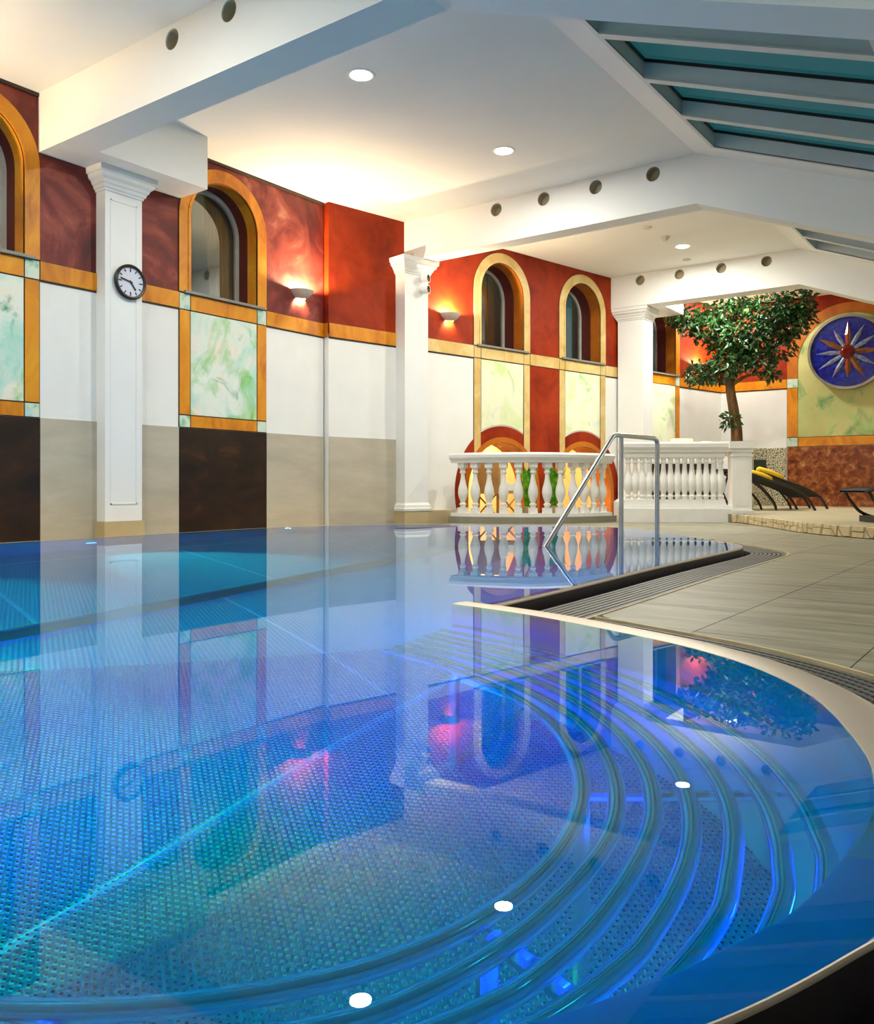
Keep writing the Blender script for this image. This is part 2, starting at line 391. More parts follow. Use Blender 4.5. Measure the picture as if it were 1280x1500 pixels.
for a, b in zip(L0, L0[1:]):
    for w0, w1, z1 in ((0.0, 0.015, 0.02), (0.195, 0.21, 0.02), (0.015, 0.195, 0.008)):
        ch.add([(a[0]+w0, a[1], ZF), (a[0]+w1, a[1], ZF), (b[0]+w1, b[1], ZF), (b[0]+w0, b[1], ZF), (a[0]+w0, a[1], ZF+z1), (a[0]+w1, a[1], ZF+z1), (b[0]+w1, b[1], ZF+z1), (b[0]+w0, b[1], ZF+z1)],
               [(0,3,2,1),(4,5,6,7),(0,1,5,4),(1,2,6,5),(2,3,7,6),(3,0,4,7)])
ch.build('inlet_channel', M['tube'], basin)
# embossed studs of the near floor (thousands): one piece of relief
def inside(x, y, poly):
    c = False; n = len(poly)
    for i in range(n):
        x1, y1 = poly[i]; x2, y2 = poly[i-1]
        if (y1 > y) != (y2 > y) and x < (x2-x1)*(y-y1)/(y2-y1)+x1: c = not c
    return c
PIN = [POOL[i] for i in range(0, len(POOL), 2)]
vs, fs = [], []; p = 0.0195; ang = rad(28); ca_, sa_ = cos(ang), sin(ang); r0 = 0.0078; hst = 0.006
for i in range(-330, 330):
    for j in range(-330, 330):
        u = (i+0.5*(j & 1))*p; v = j*p*0.92
        x = -1.9+u*ca_-v*sa_; y = 1.9+u*sa_+v*ca_
        if x < -3.75 or y > 3.4 or y < -0.2 or x > -0.2: continue
        dd = math.hypot(x, y)
        if dd > 4.1 or -x*0.8+y*0.6 > 3.9: continue
        lx, ly = x*0.806+y*0.592, -x*0.592+y*0.806
        if abs(lx) > 0.60*ly+0.12: continue
        if not inside(x, y, PIN): continue
        b = len(vs)
        vs += [(x+r0, y, ZF), (x, y+r0, ZF), (x-r0, y, ZF), (x, y-r0, ZF), (x+r0*.66, y, ZF+hst), (x, y+r0*.66, ZF+hst), (x-r0*.66, y, ZF+hst), (x, y-r0*.66, ZF+hst)]
        fs += [(b, b+1, b+5, b+4), (b+1, b+2, b+6, b+5), (b+2, b+3, b+7, b+6), (b+3, b, b+4, b+7), (b+4, b+5, b+6, b+7)]
me = bpy.data.meshes.new('floor_stud'); me.from_pydata(vs, [], fs); me.materials.append(M['platesteel']); me.materials.append(M['studtop'])
me.polygons.foreach_set('material_index', [1 if i % 5 == 4 else 0 for i in range(len(fs))])
o = bpy.data.objects.new('floor_stud', me); C.objects.link(o); o.parent = basin; o['kind'] = 'stuff'
# rolled overflow rims
RIM_B = [(-0.004, -0.09), (-0.004, -0.055), (0.006, -0.046), (0.05, -0.026), (0.095, -0.004), (0.108, 0.004), (0.122, 0.004), (0.134, -0.006), (0.14, -0.03), (0.135, -0.11), (0.02, -0.11)]
RIM_A = [(-0.004, -0.06), (-0.004, -0.034), (0.004, -0.028), (0.03, -0.014), (0.052, -0.001), (0.056, 0.001), (0.061, -0.003), (0.064, -0.012), (0.064, -0.03), (0.02, -0.06)]
mb = sweep(PA, RIM_A); mb.mi = [1 if (k % len(RIM_A) < 4 and k < (len(PA)-1)*len(RIM_A)) else 0 for k in range(len(mb.f))]
mb.build('overflow_rim', [M['rim'], M['wetrim']], basin, True)
RIM_D = [(-0.004, -0.09), (-0.004, -0.012), (0.004, 0.001), (0.04, 0.004), (0.09, 0.002), (0.115, -0.002), (0.128, -0.008), (0.134, -0.014), (0.134, -0.018), (0.13, -0.022), (0.02, -0.06)]
RIM_B = [(-0.004, -0.09), (-0.004, -0.060), (0.004, -0.050), (0.04, -0.032), (0.085, -0.010), (0.108, 0.000), (0.1095, 0.001), (0.111, 0.0005), (0.1122, -0.003), (0.1122, -0.007), (0.02, -0.058)]
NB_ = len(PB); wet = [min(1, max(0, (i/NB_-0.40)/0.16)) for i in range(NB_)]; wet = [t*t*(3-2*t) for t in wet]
cD = [offset(PB, a[0]) for a in RIM_D]; cB = [offset(PB, a[0]) for a in RIM_B]; m = len(RIM_D); vs = []; fs = []
for i in range(NB_):
    for j in range(m):
        t = wet[i]; vs.append((cD[j][i][0]*(1-t)+cB[j][i][0]*t, cD[j][i][1]*(1-t)+cB[j][i][1]*t, RIM_D[j][1]*(1-t)+RIM_B[j][1]*t))
for i in range(NB_-1):
    for j in range(m):
        k = (j+1) % m; fs.append((i*m+j, i*m+k, (i+1)*m+k, (i+1)*m+j))
fs += [tuple(range(m)), tuple((NB_-1)*m+j for j in range(m-1, -1, -1))]
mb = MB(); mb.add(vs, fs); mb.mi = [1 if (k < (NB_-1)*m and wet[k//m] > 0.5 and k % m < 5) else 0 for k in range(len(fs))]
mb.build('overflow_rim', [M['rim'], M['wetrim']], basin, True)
sk = MB(); sweep(PB, [(0.107, -0.008), (0.1115, -0.008), (0.1115, -0.16), (0.107, -0.16)], sk); sweep(PA, [(0.05, -0.014), (0.0655, -0.014), (0.0655, -0.16), (0.05, -0.16)], sk)
sk.build('rim_skirt', M['skirt'], basin)
sweep(PC, RIM_A).build('overflow_rim', M['rim'], basin, True)
# gutters and gratings
iA = next(i for i, q in enumerate(PA) if q[1] > 7.9 and q[0] > -3.2); SA = PA[iA:]
SA = [q for q in SA if q[1] > 3.1]+[(-1.97, 3.07)]
g = MB(); sweep(SA, [(0.07, -0.16), (0.40, -0.16), (0.40, -0.20), (0.07, -0.20)], g); sweep(PB, [(0.14, -0.16), (0.40, -0.16), (0.40, -0.20), (0.14, -0.20)], g)
g.build('overflow_gutter', M['gutter'], basin)
gA = struct(empty('overflow_grating'), 'grey grating beside the straight pool edge on the deck spit', 'grating')
for k in range(8):
    d = 0.125+k*0.033; sweep(SA, [(d, ZD-0.004), (d+0.024, ZD-0.004), (d+0.024, ZD-0.03), (d, ZD-0.03)]).build('grate_bar', M['grate'], gA)
gB = struct(empty('overflow_grating'), 'dark grating curving around the round pool alcove', 'grating')
SB = PB[8:]
for k in range(7):
    d = 0.172+k*0.031; sweep(SB, [(d, ZD-0.004), (d+0.017, ZD-0.004), (d+0.017, ZD-0.03), (d, ZD-0.03)]).build('grate_bar', M['grate'], gB)
ribs = MB(); i0 = offset(SB, 0.17); i1 = offset(SB, 0.385)
for a, b in zip(range(len(SB)-1), range(1, len(SB))):
    L = (Vector(i1[b])-Vector(i1[a])).length; n = max(2, int(L/0.026))
    for k in range(n):
        t = k/n; q0 = Vector(i0[a]).lerp(Vector(i0[b]), t); q1 = Vector(i1[a]).lerp(Vector(i1[b]), t); w = (Vector(i0[b])-Vector(i0[a])).normalized()*0.0055
        ribs.add([(*(q0-w), ZD-0.006), (*(q0+w), ZD-0.006), (*(q1+w), ZD-0.006), (*(q1-w), ZD-0.006), (*(q0-w), ZD-0.028), (*(q0+w), ZD-0.028), (*(q1+w), ZD-0.028), (*(q1-w), ZD-0.028)], [(0,1,2,3),(4,7,6,5),(0,4,5,1),(2,6,7,3),(1,5,6,2),(3,7,4,0)])
o = ribs.build('grate_rib', M['grate'], gB); o['kind'] = 'stuff'
edge = MB(); sweep(SA, [(0.40, ZD+0.004), (0.412, ZD+0.004), (0.412, -0.2), (0.40, -0.2)], edge)
edge.build('edge_strip', M['edging'], gA)
edge = MB(); sweep(SB, [(0.392, ZD+0.004), (0.404, ZD+0.004), (0.404, -0.2), (0.392, -0.2)], edge)
edge.build('edge_strip', M['edging'], gB)
# water
POOLW = [q for q in offset(PA, 0.053)[:-1]]+[(-1.917, 2.99)]+[q for q in [tuple(Vector(a).lerp(Vector(b), t)) for a, b, t in zip(PB, offset(PB, 0.1085), wet)] if q[0] > -1.95]+[(-2.0, -0.09)]+PC[1:]
me = bpy.data.meshes.new('pool_water')
RW = POOLW[::-1]
wv, _e, wf, _a, _b, _c = delaunay_2d_cdt([Vector(q) for q in RW], [], [list(range(len(RW)))], 1, 1e-6)
fl = []
for t in wf:
    a, b, c = (Vector((*wv[i], 0)) for i in t[:3]); fl.append(tuple(t) if (b-a).cross(c-a).z > 0 else tuple(reversed(t)))
me.from_pydata([(q[0], q[1], 0) for q in wv], [], fl); me.materials.append(M['water'])
o = bpy.data.objects.new('pool_water', me); C.objects.link(o); struct(o, 'still clear pool water mirroring the painted walls', 'water')

# ------------------------------------------------------------------ floor
CUT = offset(PA[:iA], 0.07)+[q for q in offset(SA, 0.412) if q[1] > 3.32]+[(-1.55, 3.29)]+[q for q in offset(SB, 0.404) if q[0] > -1.5 or q[1] < 1]+[(-2.0, -0.5), (-2.0, -3.57)]
CUT = CUT[::-1]
ROOM = [(4.0, -4.5), (4.0, YE), (-5.88, YE), F2(0, 0, 0)[:2], (-8.1, 8.41), (-8.1, -4.5)]
floor = MB(); floor.prism([ROOM, CUT], ZD-0.15, ZD-0.012, lambda p, q, d: (p, q, d))
floor = struct(floor.build('floor', M['joint']), 'grey stone tiled pool deck', 'floor')
def clip_tile(rect):
    """tile rectangle minus the pool, as prism loops' triangles"""
    pts = [Vector(q) for q in rect]+[Vector(q) for q in CUT]; n = len(rect)
    faces = [list(range(n)), list(range(n, n+len(CUT)))]
    v, e, f, ov, oe, of = delaunay_2d_cdt(pts, [], faces, 0, 1e-5)
    return v, [fc for fc, og in zip(f, of) if 0 in og and 1 not in og]
cutb = [min(q[0] for q in CUT), max(q[0] for q in CUT), min(q[1] for q in CUT), max(q[1] for q in CUT)]
tw, tl, gp = 0.6, 1.2, 0.0025
nt = 0
for i in range(-12, 8):
    for j in range(-6, 11):
        x0 = -1.105+i*tw; y0 = 4.46-2*0.66+j*tl+(0.6 if i & 1 else 0); rect = [(x0+gp, y0+gp), (x0+tw-gp, y0+gp), (x0+tw-gp, y0+tl-gp), (x0+gp, y0+tl-gp)]
        cx, cy = x0+tw/2, y0+tl/2
        if not inside(cx, cy, ROOM) or any(not inside(q[0], q[1], ROOM) for q in rect): continue
        ly = -cx*0.592+cy*0.806; lx = cx*0.806+cy*0.592
        if ly < -1.0 or ly > 14 or lx > 0.75*max(ly, 0)+2.2 or cy < -1.5: continue
        touch = x0 < cutb[1] and x0+tw > cutb[0] and y0 < cutb[3] and y0+tl > cutb[2]
        if touch:
            v, f = clip_tile(rect)
            if not f: continue
            used = sorted({k for fc in f for k in fc}); mp = {k: a for a, k in enumerate(used)}; f = [tuple(mp[k] for k in fc) for fc in f]; v = [v[k] for k in used]
        else: v, f = rect, [(0, 1, 2, 3)]
        n = len(v); cnt = {}
        for fc in f:
            for a, b in zip(fc, fc[1:]+fc[:1]): cnt[(a, b)] = 1
        sides = [(a, b, b+n, a+n) for a, b in cnt if (b, a) not in cnt]
        MB().add([(q[0], q[1], ZD) for q in v]+[(q[0], q[1], ZD-0.012) for q in v], list(f)+sides).build('tile', M['deck'], floor); nt += 1

# ------------------------------------------------------------------ wall builder
def wall_unit(W, F, c, mats, top_only=False, bottom=1.31, tile=True, murmat=None, strips_to=None, arch=None):
    """arched window surround centred at s=c with the painted frame, corner blocks and mural below it (all proud of the wall)."""
    ro, w = 0.66, 0.155; ri = ro-w; zc = 3.615
    f = wp(F)
    MB().prism([[(c-ro-.008, BAND1)]+[(c+ro+.008, BAND1)]+arc(c, zc, ro+.008, 0, 180, 28), [(c-ri+.006, BAND1+.03)]+[(c+ri-.006, BAND1+.03)]+arc(c, zc, ri-.006, 0, 180, 28)], 0.0, 0.006, f).build('surround_outline', M['line'], W)
    MB().prism([arc(c, zc, ro, 0, 180, 28)+[(c-ro, BAND1+.012), (c-ri, BAND1+.012)]+arc(c, zc, ri, 180, 0, 28)+[(c+ri, BAND1+.012), (c+ro, BAND1+.012)]], 0.0, 0.016, f).build('arch_surround', mats, W)
    MB().prism([arc(c, zc, ri+.035, 0, 180, 28)+[(c-ri-.035, BAND1+.03), (c-ri, BAND1+.03)]+arc(c, zc, ri, 180, 0, 28)+[(c+ri, BAND1+.03), (c+ri+.035, BAND1+.03)]], 0.0, 0.026, f).build('arch_moulding', mats, W)
    g = 0.007
    def pc(nm, s0, s1, z0, z1, m, d=0.014):
        MB().box((s0+g, 0, z0+g), (s1-g, d, z1-g), lambda a, b, z: F(a, b, z)).build(nm, m, W)
    back_lo = (strips_to if strips_to is not None else bottom-0.145)
    for a, b, z0 in (((c-ro-.004, c+ro+.004, back_lo),) if strips_to is None else ((c-ro-.004, c-ri+.006, back_lo), (c+ri-.006, c+ro+.004, back_lo), (c-ri, c+ri, BAND0-.01))):
        MB().box((a, 0, z0), (b, 0.005, BAND1), lambda p, q, z: F(p, q, z)).build('outline_board', M['line'], W)
    for sg in (-1, 1):
        a, b = (c-ro, c-ri) if sg < 0 else (c+ri, c+ro)
        pc('corner_block', a, b, BAND0, BAND1, M['block'] if strips_to is None else mats)
        pc('ochre_strip', a, b, strips_to if strips_to is not None else bottom, BAND0, mats)
        if strips_to is None: pc('corner_block', a, b, bottom-0.145, bottom, M['block'])
    pc('ochre_strip', c-ri, c+ri, BAND0, BAND1, mats)
    if strips_to is None:
        pc('ochre_strip', c-ri, c+ri, bottom-0.145, bottom, mats)
        pc('mural_panel', c-ri, c+ri, bottom, BAND0, murmat, 0.010)
    if tile: MB().box((c-ro, 0, ZD-.05), (c+ro, 0.012, bottom-0.145-.004), lambda a, b, z: F(a, b, z)).build('marble_panel', M['darktile'], W)

def window(idx, F, c, dep, reveal_out, curtain=False, lab=''):
    ri, zc, zb = 0.505, 3.615, BAND1+.03
    f = wp(F); W = struct(empty('window_%d' % idx), lab, 'window')
    ri -= 0.005; out = [(c-ri, zb), (c+ri, zb)]+arc(c, zc, ri, 0, 180, 28)
    def shell(a, b, m, nm):
        n = len(out); vs = [F(p, a, q) for p, q in out]+[F(p, b, q) for p, q in out]
        MB().add(vs, [(i, (i+1) % n, (i+1) % n+n, i+n) for i in range(1, n)]).build(nm, m, W)
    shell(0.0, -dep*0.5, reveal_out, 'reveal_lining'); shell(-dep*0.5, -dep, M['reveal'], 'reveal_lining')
    inn = [(c-ri+.055, zb+.05), (c+ri-.055, zb+.05)]+arc(c, zc, ri-.055, 0, 180, 28)
    MB().prism([out, inn], -dep-.05, -dep, f).build('window_frame', M['frame'], W)
    MB().prism([inn], -dep-.03, -dep-.02, f).build('pane', M['pane'], W)
    MB().box((c-ri-.1, -dep, BAND1), (c+ri+.1, 0.05, BAND1+.03), lambda a, b, z: F(a, b, z)).build('sill', M['sill'], W)
    MB().box((c-1.03, -dep-1.0, 2.0), (c+1.03, -dep-.95, 5.0), lambda a, b, z: F(a, b, z)).build('lit_backing', M['beyond'], W)  # board added behind the pane so the glass reads grey
    lamp('POINT', F(c+.95, -dep-.40, 4.4), 3.0 if dep < .4 else 16.0, (1.0, 0.95, 0.82), W, shadow_soft_size=0.1)  # unseen lamp added to brighten the board behind the pane
    if curtain:
        mb = MB(); vs = []; n = 40
        for i in range(n+1):
            s = c+0.16+0.38*i/n; o = -dep-0.14+0.025*sin(i*1.3)
            vs += [F(s, o, 2.7), F(s-0.12*(1-i/n), o, 4.2)]
        mb.add(vs, [(2*i, 2*i+2, 2*i+3, 2*i+1) for i in range(n)]).build('curtain', M['curtain'], W)
    return W
def hole(c, ri=0.505, zc=3.615): return [(c-ri, BAND1+.03), (c+ri, BAND1+.03)]+arc(c, zc, ri, 0, 180, 28)

# ------------------------------------------------------------------ wall_left (first stretch) and its windows
S0, S1 = -4.6, 8.41
WL = MB(); WL.prism([[(S0, -0.2), (S1, -0.2), (S1, BAND0+.05), (S0, BAND0+.05)]], -0.45, 0, wp(F1))
WL = struct(WL.build('wall_left', M['white']), 'white left wall with painted red plaster above an orange band', 'wall')
cs1 = [6.71, 3.75, 0.79, -2.17]
MB().prism([[(S0, BAND0+.05), (S1, BAND0+.05), (S1, ZC+.05), (S0, ZC+.05)]]+[hole(c) for c in cs1], -0.45, 0.0, wp(F1)).build('red_plaster', M['red1'], WL)
for c in cs1: wall_unit(WL, F1, c, M['ochre'], murmat=M['mural1'])
segs = [(7.37, 8.41), (4.41, 6.05), (1.45, 3.09), (-1.51, 0.13), (-4.5, -2.83)]
for a, b in segs:
    MB().box((a, 0, BAND0-.012), (b, 0.006, BAND1+.008), lambda p, q, z: F1(p, q, z)).build('outline_board', M['line'], WL)
    MB().box((a+.006, 0, BAND0+.008), (b-.002, 0.015, BAND1), lambda p, q, z: F1(p, q, z)).build('ochre_band', M['ochre'], WL)
    MB().box((a+.006, 0, ZD-.05), (b-.004, 0.012, TILE), lambda p, q, z: F1(p, q, z)).build('beige_tile', M['beige'], WL)
MB().box((S0, 0, ZC-.035), (S1, 0.02, ZC), lambda p, q, z: F1(p, q, z)).build('cornice_strip', M['line'], WL)
MB().box((-4.6, 0, -0.06), (8.41, 0.78, -0.045), lambda p, q, z: F1(p, q, z)).build('wall_ledge', M['plinth'], WL)
window(1, F1, 3.75, 0.32, M['ochre'], lab='round headed window at the left picture edge, in the maroon wall')
window(2, F1, 6.71, 0.32, M['ochre'], True, lab='round headed window right of the clock pillar, with a beige curtain behind')
for i, c in enumerate(cs1[2:]): window(8+i, F1, c, 0.32, M['ochre'], lab='round headed window in the left wall behind the camera')

# ------------------------------------------------------------------ wall_back stretch (rotated) with the arches
LEN2 = 10.42
cs2 = [3.42, 5.505, 7.99]
NR, NZ = 0.80, 0.40
nich = lambda c: [(c-NR, -0.09), (c+NR, -0.09)]+arc(c, NZ, NR, 0, 180, 24)
W2 = MB(); W2.prism([[(0, -0.2), (LEN2, -0.2), (LEN2, BAND0+.05), (0, BAND0+.05)], nich(3.42), nich(5.505)], -0.42, 0, wp(F2))
W2 = struct(W2.build('wall_far_left', M['white']), 'angled white wall beyond the pool with two arches and brick red plaster above', 'wall')
MB().prism([[(0, BAND0+.05), (LEN2, BAND0+.05), (LEN2, ZC+.05), (0, ZC+.05)]]+[hole(c) for c in cs2], -0.42, 0, wp(F2)).build('red_plaster', M['red2'], W2)
box2 = lambda nm, s0, s1, z0, z1, d, m: MB().box((s0, 0, z0), (s1, d, z1), lambda p, q, z: F2(p, q, z)).build(nm, m, W2)
box2('red_stripe', 4.085, 4.84, ZD-.03, BAND0-.01, 0.008, M['red2'])
for a, b, m in ((0.0, 1.18, M['ochre']), (1.62, 2.76, M['cream']), (4.08, 4.845, M['cream']), (6.165, 7.33, M['cream']), (8.65, 10.42, M['ochre'])):
    box2('outline_board', a, b, BAND0-.02, BAND1+.008, 0.005, M['line']); box2('ochre_band', a+.008, b-.008, BAND0+.004, BAND1, 0.015, m)
MB().box((-0.004, -0.15, BAND0), (0.0, 0.0, BAND1), lambda p, q, z: F2(p-.012, q, z)).build('ochre_band', M['ochre'], W2)
box2('beige_tile', 0.004, 1.18, ZD-.05, TILE, 0.012, M['beige'])
for c in cs2[:2]:
    ro, ri, f = 0.66, 0.505, wp(F2)
    wall_unit(W2, F2, c, M['cream'], tile=False, strips_to=0.62)
    RA = 1.065
    MB().prism([arc(c, NZ, RA, -14, 194, 40)+arc(c, NZ, 0.885, 194, -14, 40)], 0.0, 0.010, f).build('red_arch_ring', M['red2'], W2)
    t = math.degrees(math.acos((ri-.01)/(RA+.03)))
    MB().prism([arc(c, NZ, RA+.02, t, 180-t, 24)+[(c-ri+.01, BAND0-.012), (c+ri-.01, BAND0-.012)]], 0.0, 0.009, f).build('mural_panel', M['mural2'], W2)
    MB().prism([[(c+.885, ZD-.03)]+arc(c, NZ, 0.885, 0, 180, 32)+[(c-.885, ZD-.03), (c-NR, ZD-.03)]+arc(c, NZ, NR, 180, 0, 32)+[(c+NR, ZD-.03)]], 0.0, 0.03, f).build('arch_surround', M['ochredeep'], W2)
    out = [(c+(p-c)*.993, q-.004) for p, q in nich(c)]; n = len(out)
    MB().add([F2(p, 0.0, q) for p, q in out]+[F2(p, -0.42, q) for p, q in out], [(i, (i+1) % n, (i+1) % n+n, i+n) for i in range(1, n)]).build('arch_lining', M['ochredeep'], W2)
wall_unit(W2, F2, 7.99, M['ochre'], murmat=M['mural2'])
NB = struct(empty('wall_niche'), 'peach painted alcove room behind the two low arches', 'wall')
b_ = lambda nm, lo, hi, m: MB().box(lo, hi, lambda p, q, z: F2(p, q, z)).build(nm, m, NB)
b_('niche_back', (2.2, -1.95, -0.1), (6.75, -1.9, 1.9), M['niche']); b_('niche_side', (2.15, -1.9, -0.1), (2.2, -0.42, 1.9), M['niche']); b_('niche_side', (6.7, -1.9, -0.1), (6.75, -0.42, 1.9), M['niche'])
b_('niche_ceiling', (2.2, -1.9, 1.8), (6.7, -0.42, 1.85), M['niche']); b_('niche_floor', (2.2, -1.9, -0.12), (6.7, -0.42, -0.05), M['plinth'])
window(3, F2, 3.42, 0.42, M['ochredeep'], lab='left one of the two arched windows with pale yellow surrounds')
window(4, F2, 5.505, 0.42, M['ochredeep'], lab='right one of the two arched windows with pale yellow surrounds')
window(5, F2, 7.99, 0.42, M['ochredeep'], lab='narrow orange framed arched window left of the indoor tree')

# ------------------------------------------------------------------ end wall
WE = MB(); WE.prism([[(-6.4, -0.2), (4.1, -0.2), (4.1, BAND0+.05), (-6.4, BAND0+.05)]], -0.3, 0, wp(FE))
WE = struct(WE.build('wall_back', M['white']), 'end wall with marble dado, pebble strip, mural and red plaster', 'wall')
boxe = lambda nm, s0, s1, z0, z1, d, m: MB().box((s0, 0, z0), (s1, d, z1), lambda p, q, z: FE(p, q, z)).build(nm, m, WE)
MB().prism([[(-6.4, BAND0+.05), (4.1, BAND0+.05), (4.1, 4.6), (-6.4, 4.6)]], -0.3, 0, wp(FE)).build('red_plaster', M['red2'], WE)
cE, rE, rI = -3.37, 1.17, 0.965
boxe('outline_board', -5.9, -4.54, BAND0-.02, BAND1, 0.005, M['line']); boxe('ochre_band', -5.9, -4.548, BAND0, BAND1-.006, 0.015, M['ochre'])
boxe('pebble_panel', -5.9, -4.56, ZP-.05, 1.28, 0.02, M['pebble'])
boxe('marble_panel', -4.54, 4.0, ZP-.05, 1.295, 0.025, M['marble'])
for a, b in ((cE-rE, cE-rI), (cE+rI, cE+rE)):
    boxe('outline_board', a-.008, b+.008, 1.3, BAND1, 0.006, M['line'])
    boxe('ochre_strip', a, b, 1.50, BAND0-.01, 0.016, M['ochre']); boxe('corner_block', a, b, BAND0, BAND1-.006, 0.016, M['block']); boxe('corner_block', a, b, 1.305, 1.485, 0.016, M['block'])
boxe('ochre_strip', cE-rI+.012, cE+rI-.012, 1.305, 1.485, 0.016, M['ochre']); boxe('outline_board', cE-rI, cE+rI, 1.3, 1.495, 0.006, M['line'])
MB().prism([[(cE-rI, 1.497), (cE+rI, 1.497)]+arc(cE, 2.99, rI, 0, 180, 28)], 0, 0.008, wp(FE)).build('mural_panel', M['mural3'], WE)
MB().prism([arc(cE, 2.99, rE, 0, 180, 36)+[(cE-rE, BAND1), (cE-rI, BAND1)]+arc(cE, 2.99, rI, 180, 0, 36)+[(cE+rI, BAND1), (cE+rE, BAND1)]], 0, 0.016, wp(FE)).build('arch_surround', M['ochredeep'], WE)
# other walls of the hall
o = MB().box((4.0, -4.6, -0.2), (4.15, YE, 2.2)).build('wall_right', M['white']); struct(o, 'plain white low side wall outside the picture', 'wall')
o = MB().box((-8.5, -4.75, -0.2), (4.15, -4.6, 4.6)).build('wall_front', M['white']); struct(o, 'plain white wall behind the camera', 'wall')

# ------------------------------------------------------------------ ceiling, beams, skylights
SKY = [(-3.04, -1.0, 5.3, 9.28, [6.42, 7.37, 8.32]), (-3.07, -1.0, 10.6, 14.25, [11.55, 12.5, 13.45])]
ceil = MB(); pl = [(-8.6, -4.75), (XF, -4.75), (XF, YE+.3), (-8.6, YE+.3)]
ceil.prism([pl], ZC, ZC+0.12, lambda p, q, d: (p, q, d))
ceil.prism([[(XF, -4.75), (4.15, -4.75), (4.15, YE+.3), (XF, YE+.3)]]+[[(a-.03, c-.03), (b+.03, c-.03), (b+.03, d+.03), (a-.03, d+.03)] for a, b, c, d, r in SKY], 0, 0.12, lambda p, q, d: (p, q, zs(p)+d))
struct(ceil.build('ceiling', M['ceil']), 'white ceiling, flat along the left and sloping down to the right', 'ceiling')
for k, (a, b, c, d, rf) in enumerate(SKY):
    S = struct(empty('window_%d' % (6+k)), ('big roof skylight with deep grey-white rafters and teal panes', 'small second skylight beyond the middle beam')[k], 'skylight')
    g = lambda p, q, z: (p, q, zs(p)+z); H = 0.17
    MB().prism([[(a-.05, c-.05), (b+.05, c-.05), (b+.05, d+.05), (a-.05, d+.05)], [(a, c), (b, c), (b, d), (a, d)]], -0.012, 0.0, g).build('trim_frame', M['skyframe'], S)
    MB().prism([[(a-.04, c-.04), (b+.04, c-.04), (b+.04, d+.04), (a-.04, d+.04)], [(a, c), (b, c), (b, d), (a, d)]], -0.01, H, g).build('shaft_lining', M['skyframe'], S)
    ys = [c]+rf+[d]
    for y in rf:
        MB().box((a, y-.035, -0.005), (b, y+.035, H), g).build('rafter', M['skyframe'], S)
        MB().box((a, y-.05, -0.02), (b, y+.05, -0.004), g).build('rafter_cap', M['skyframe'], S)
    for y0, y1 in zip(ys, ys[1:]):
        fr = MB().prism([[(a+.002, y0+.03), (b-.002, y0+.03), (b-.002, y1-.03), (a+.002, y1-.03)], [(a+.018, y0+.045), (b-.018, y0+.045), (b-.018, y1-.045), (a+.018, y1-.045)]], H-.03, H, g).build('pane_gasket', M['black'], S)
        MB().prism([[(a+.01, y0+.04), (b-.01, y0+.04), (b-.01, y1-.04), (a+.01, y1-.04)]], H, H+.01, g).build('pane', M['skypane'], S)
    # neighbouring roof seen through the panes is only sky
ZB = 3.78; zb = lambda x: ZB-max(0, x-XF)*SL
def beam(nm, x0, y0, y1, lab, holes):
    x1 = 4.0; outer = [(x0, ZB), (XF, ZB), (x1, zb(x1)), (x1, zs(x1)), (XF, ZC), (x0, ZC)]
    f = lambda p, q, d: (p, d, q)
    b = MB(); b.prism([outer]+[arc(hx, 4.235, 0.088, 0, 345, 23) for hx in holes], y0, y0+0.13, f); b.prism([outer], y0+0.13, y1, f)
    o = struct(b.build(nm, M['ceil']), lab, 'beam')
    for hx in holes:
        MB().lathe([(0.0, 0), (0.088, 0), (0.087, 0.115)], 24, fn=lambda x, y, z: (hx+x, y0+0.128-z, 4.235+y)).build('hole_lining', M['holeback'], o, True)
    return o
HX = [-6.14, -5.41, -4.67, -3.92]
b1 = beam('beam', -8.1, 4.4, 4.75, 'white ceiling beam nearest the camera, with two round holes', [-5.98, -5.26])
MB().box((-8.1, 4.75, ZB), (-7.6, 6.06, ZC)).build('drop_box', M['ceil'], b1)
beam('beam', -7.75, 9.72, 10.0, 'middle white ceiling beam above the second pillar, with four round holes', HX)
b3 = beam('beam', -6.75, 14.62, 14.98, 'far white ceiling beam in front of the tree, with four round holes', HX)
MB().box((-6.6, 14.98, ZB), (-5.8, 15.9, ZC)).build('drop_box', M['ceil'], b3)
beam('beam', -8.1, -0.75, -0.4, 'white ceiling beam behind the camera', [])

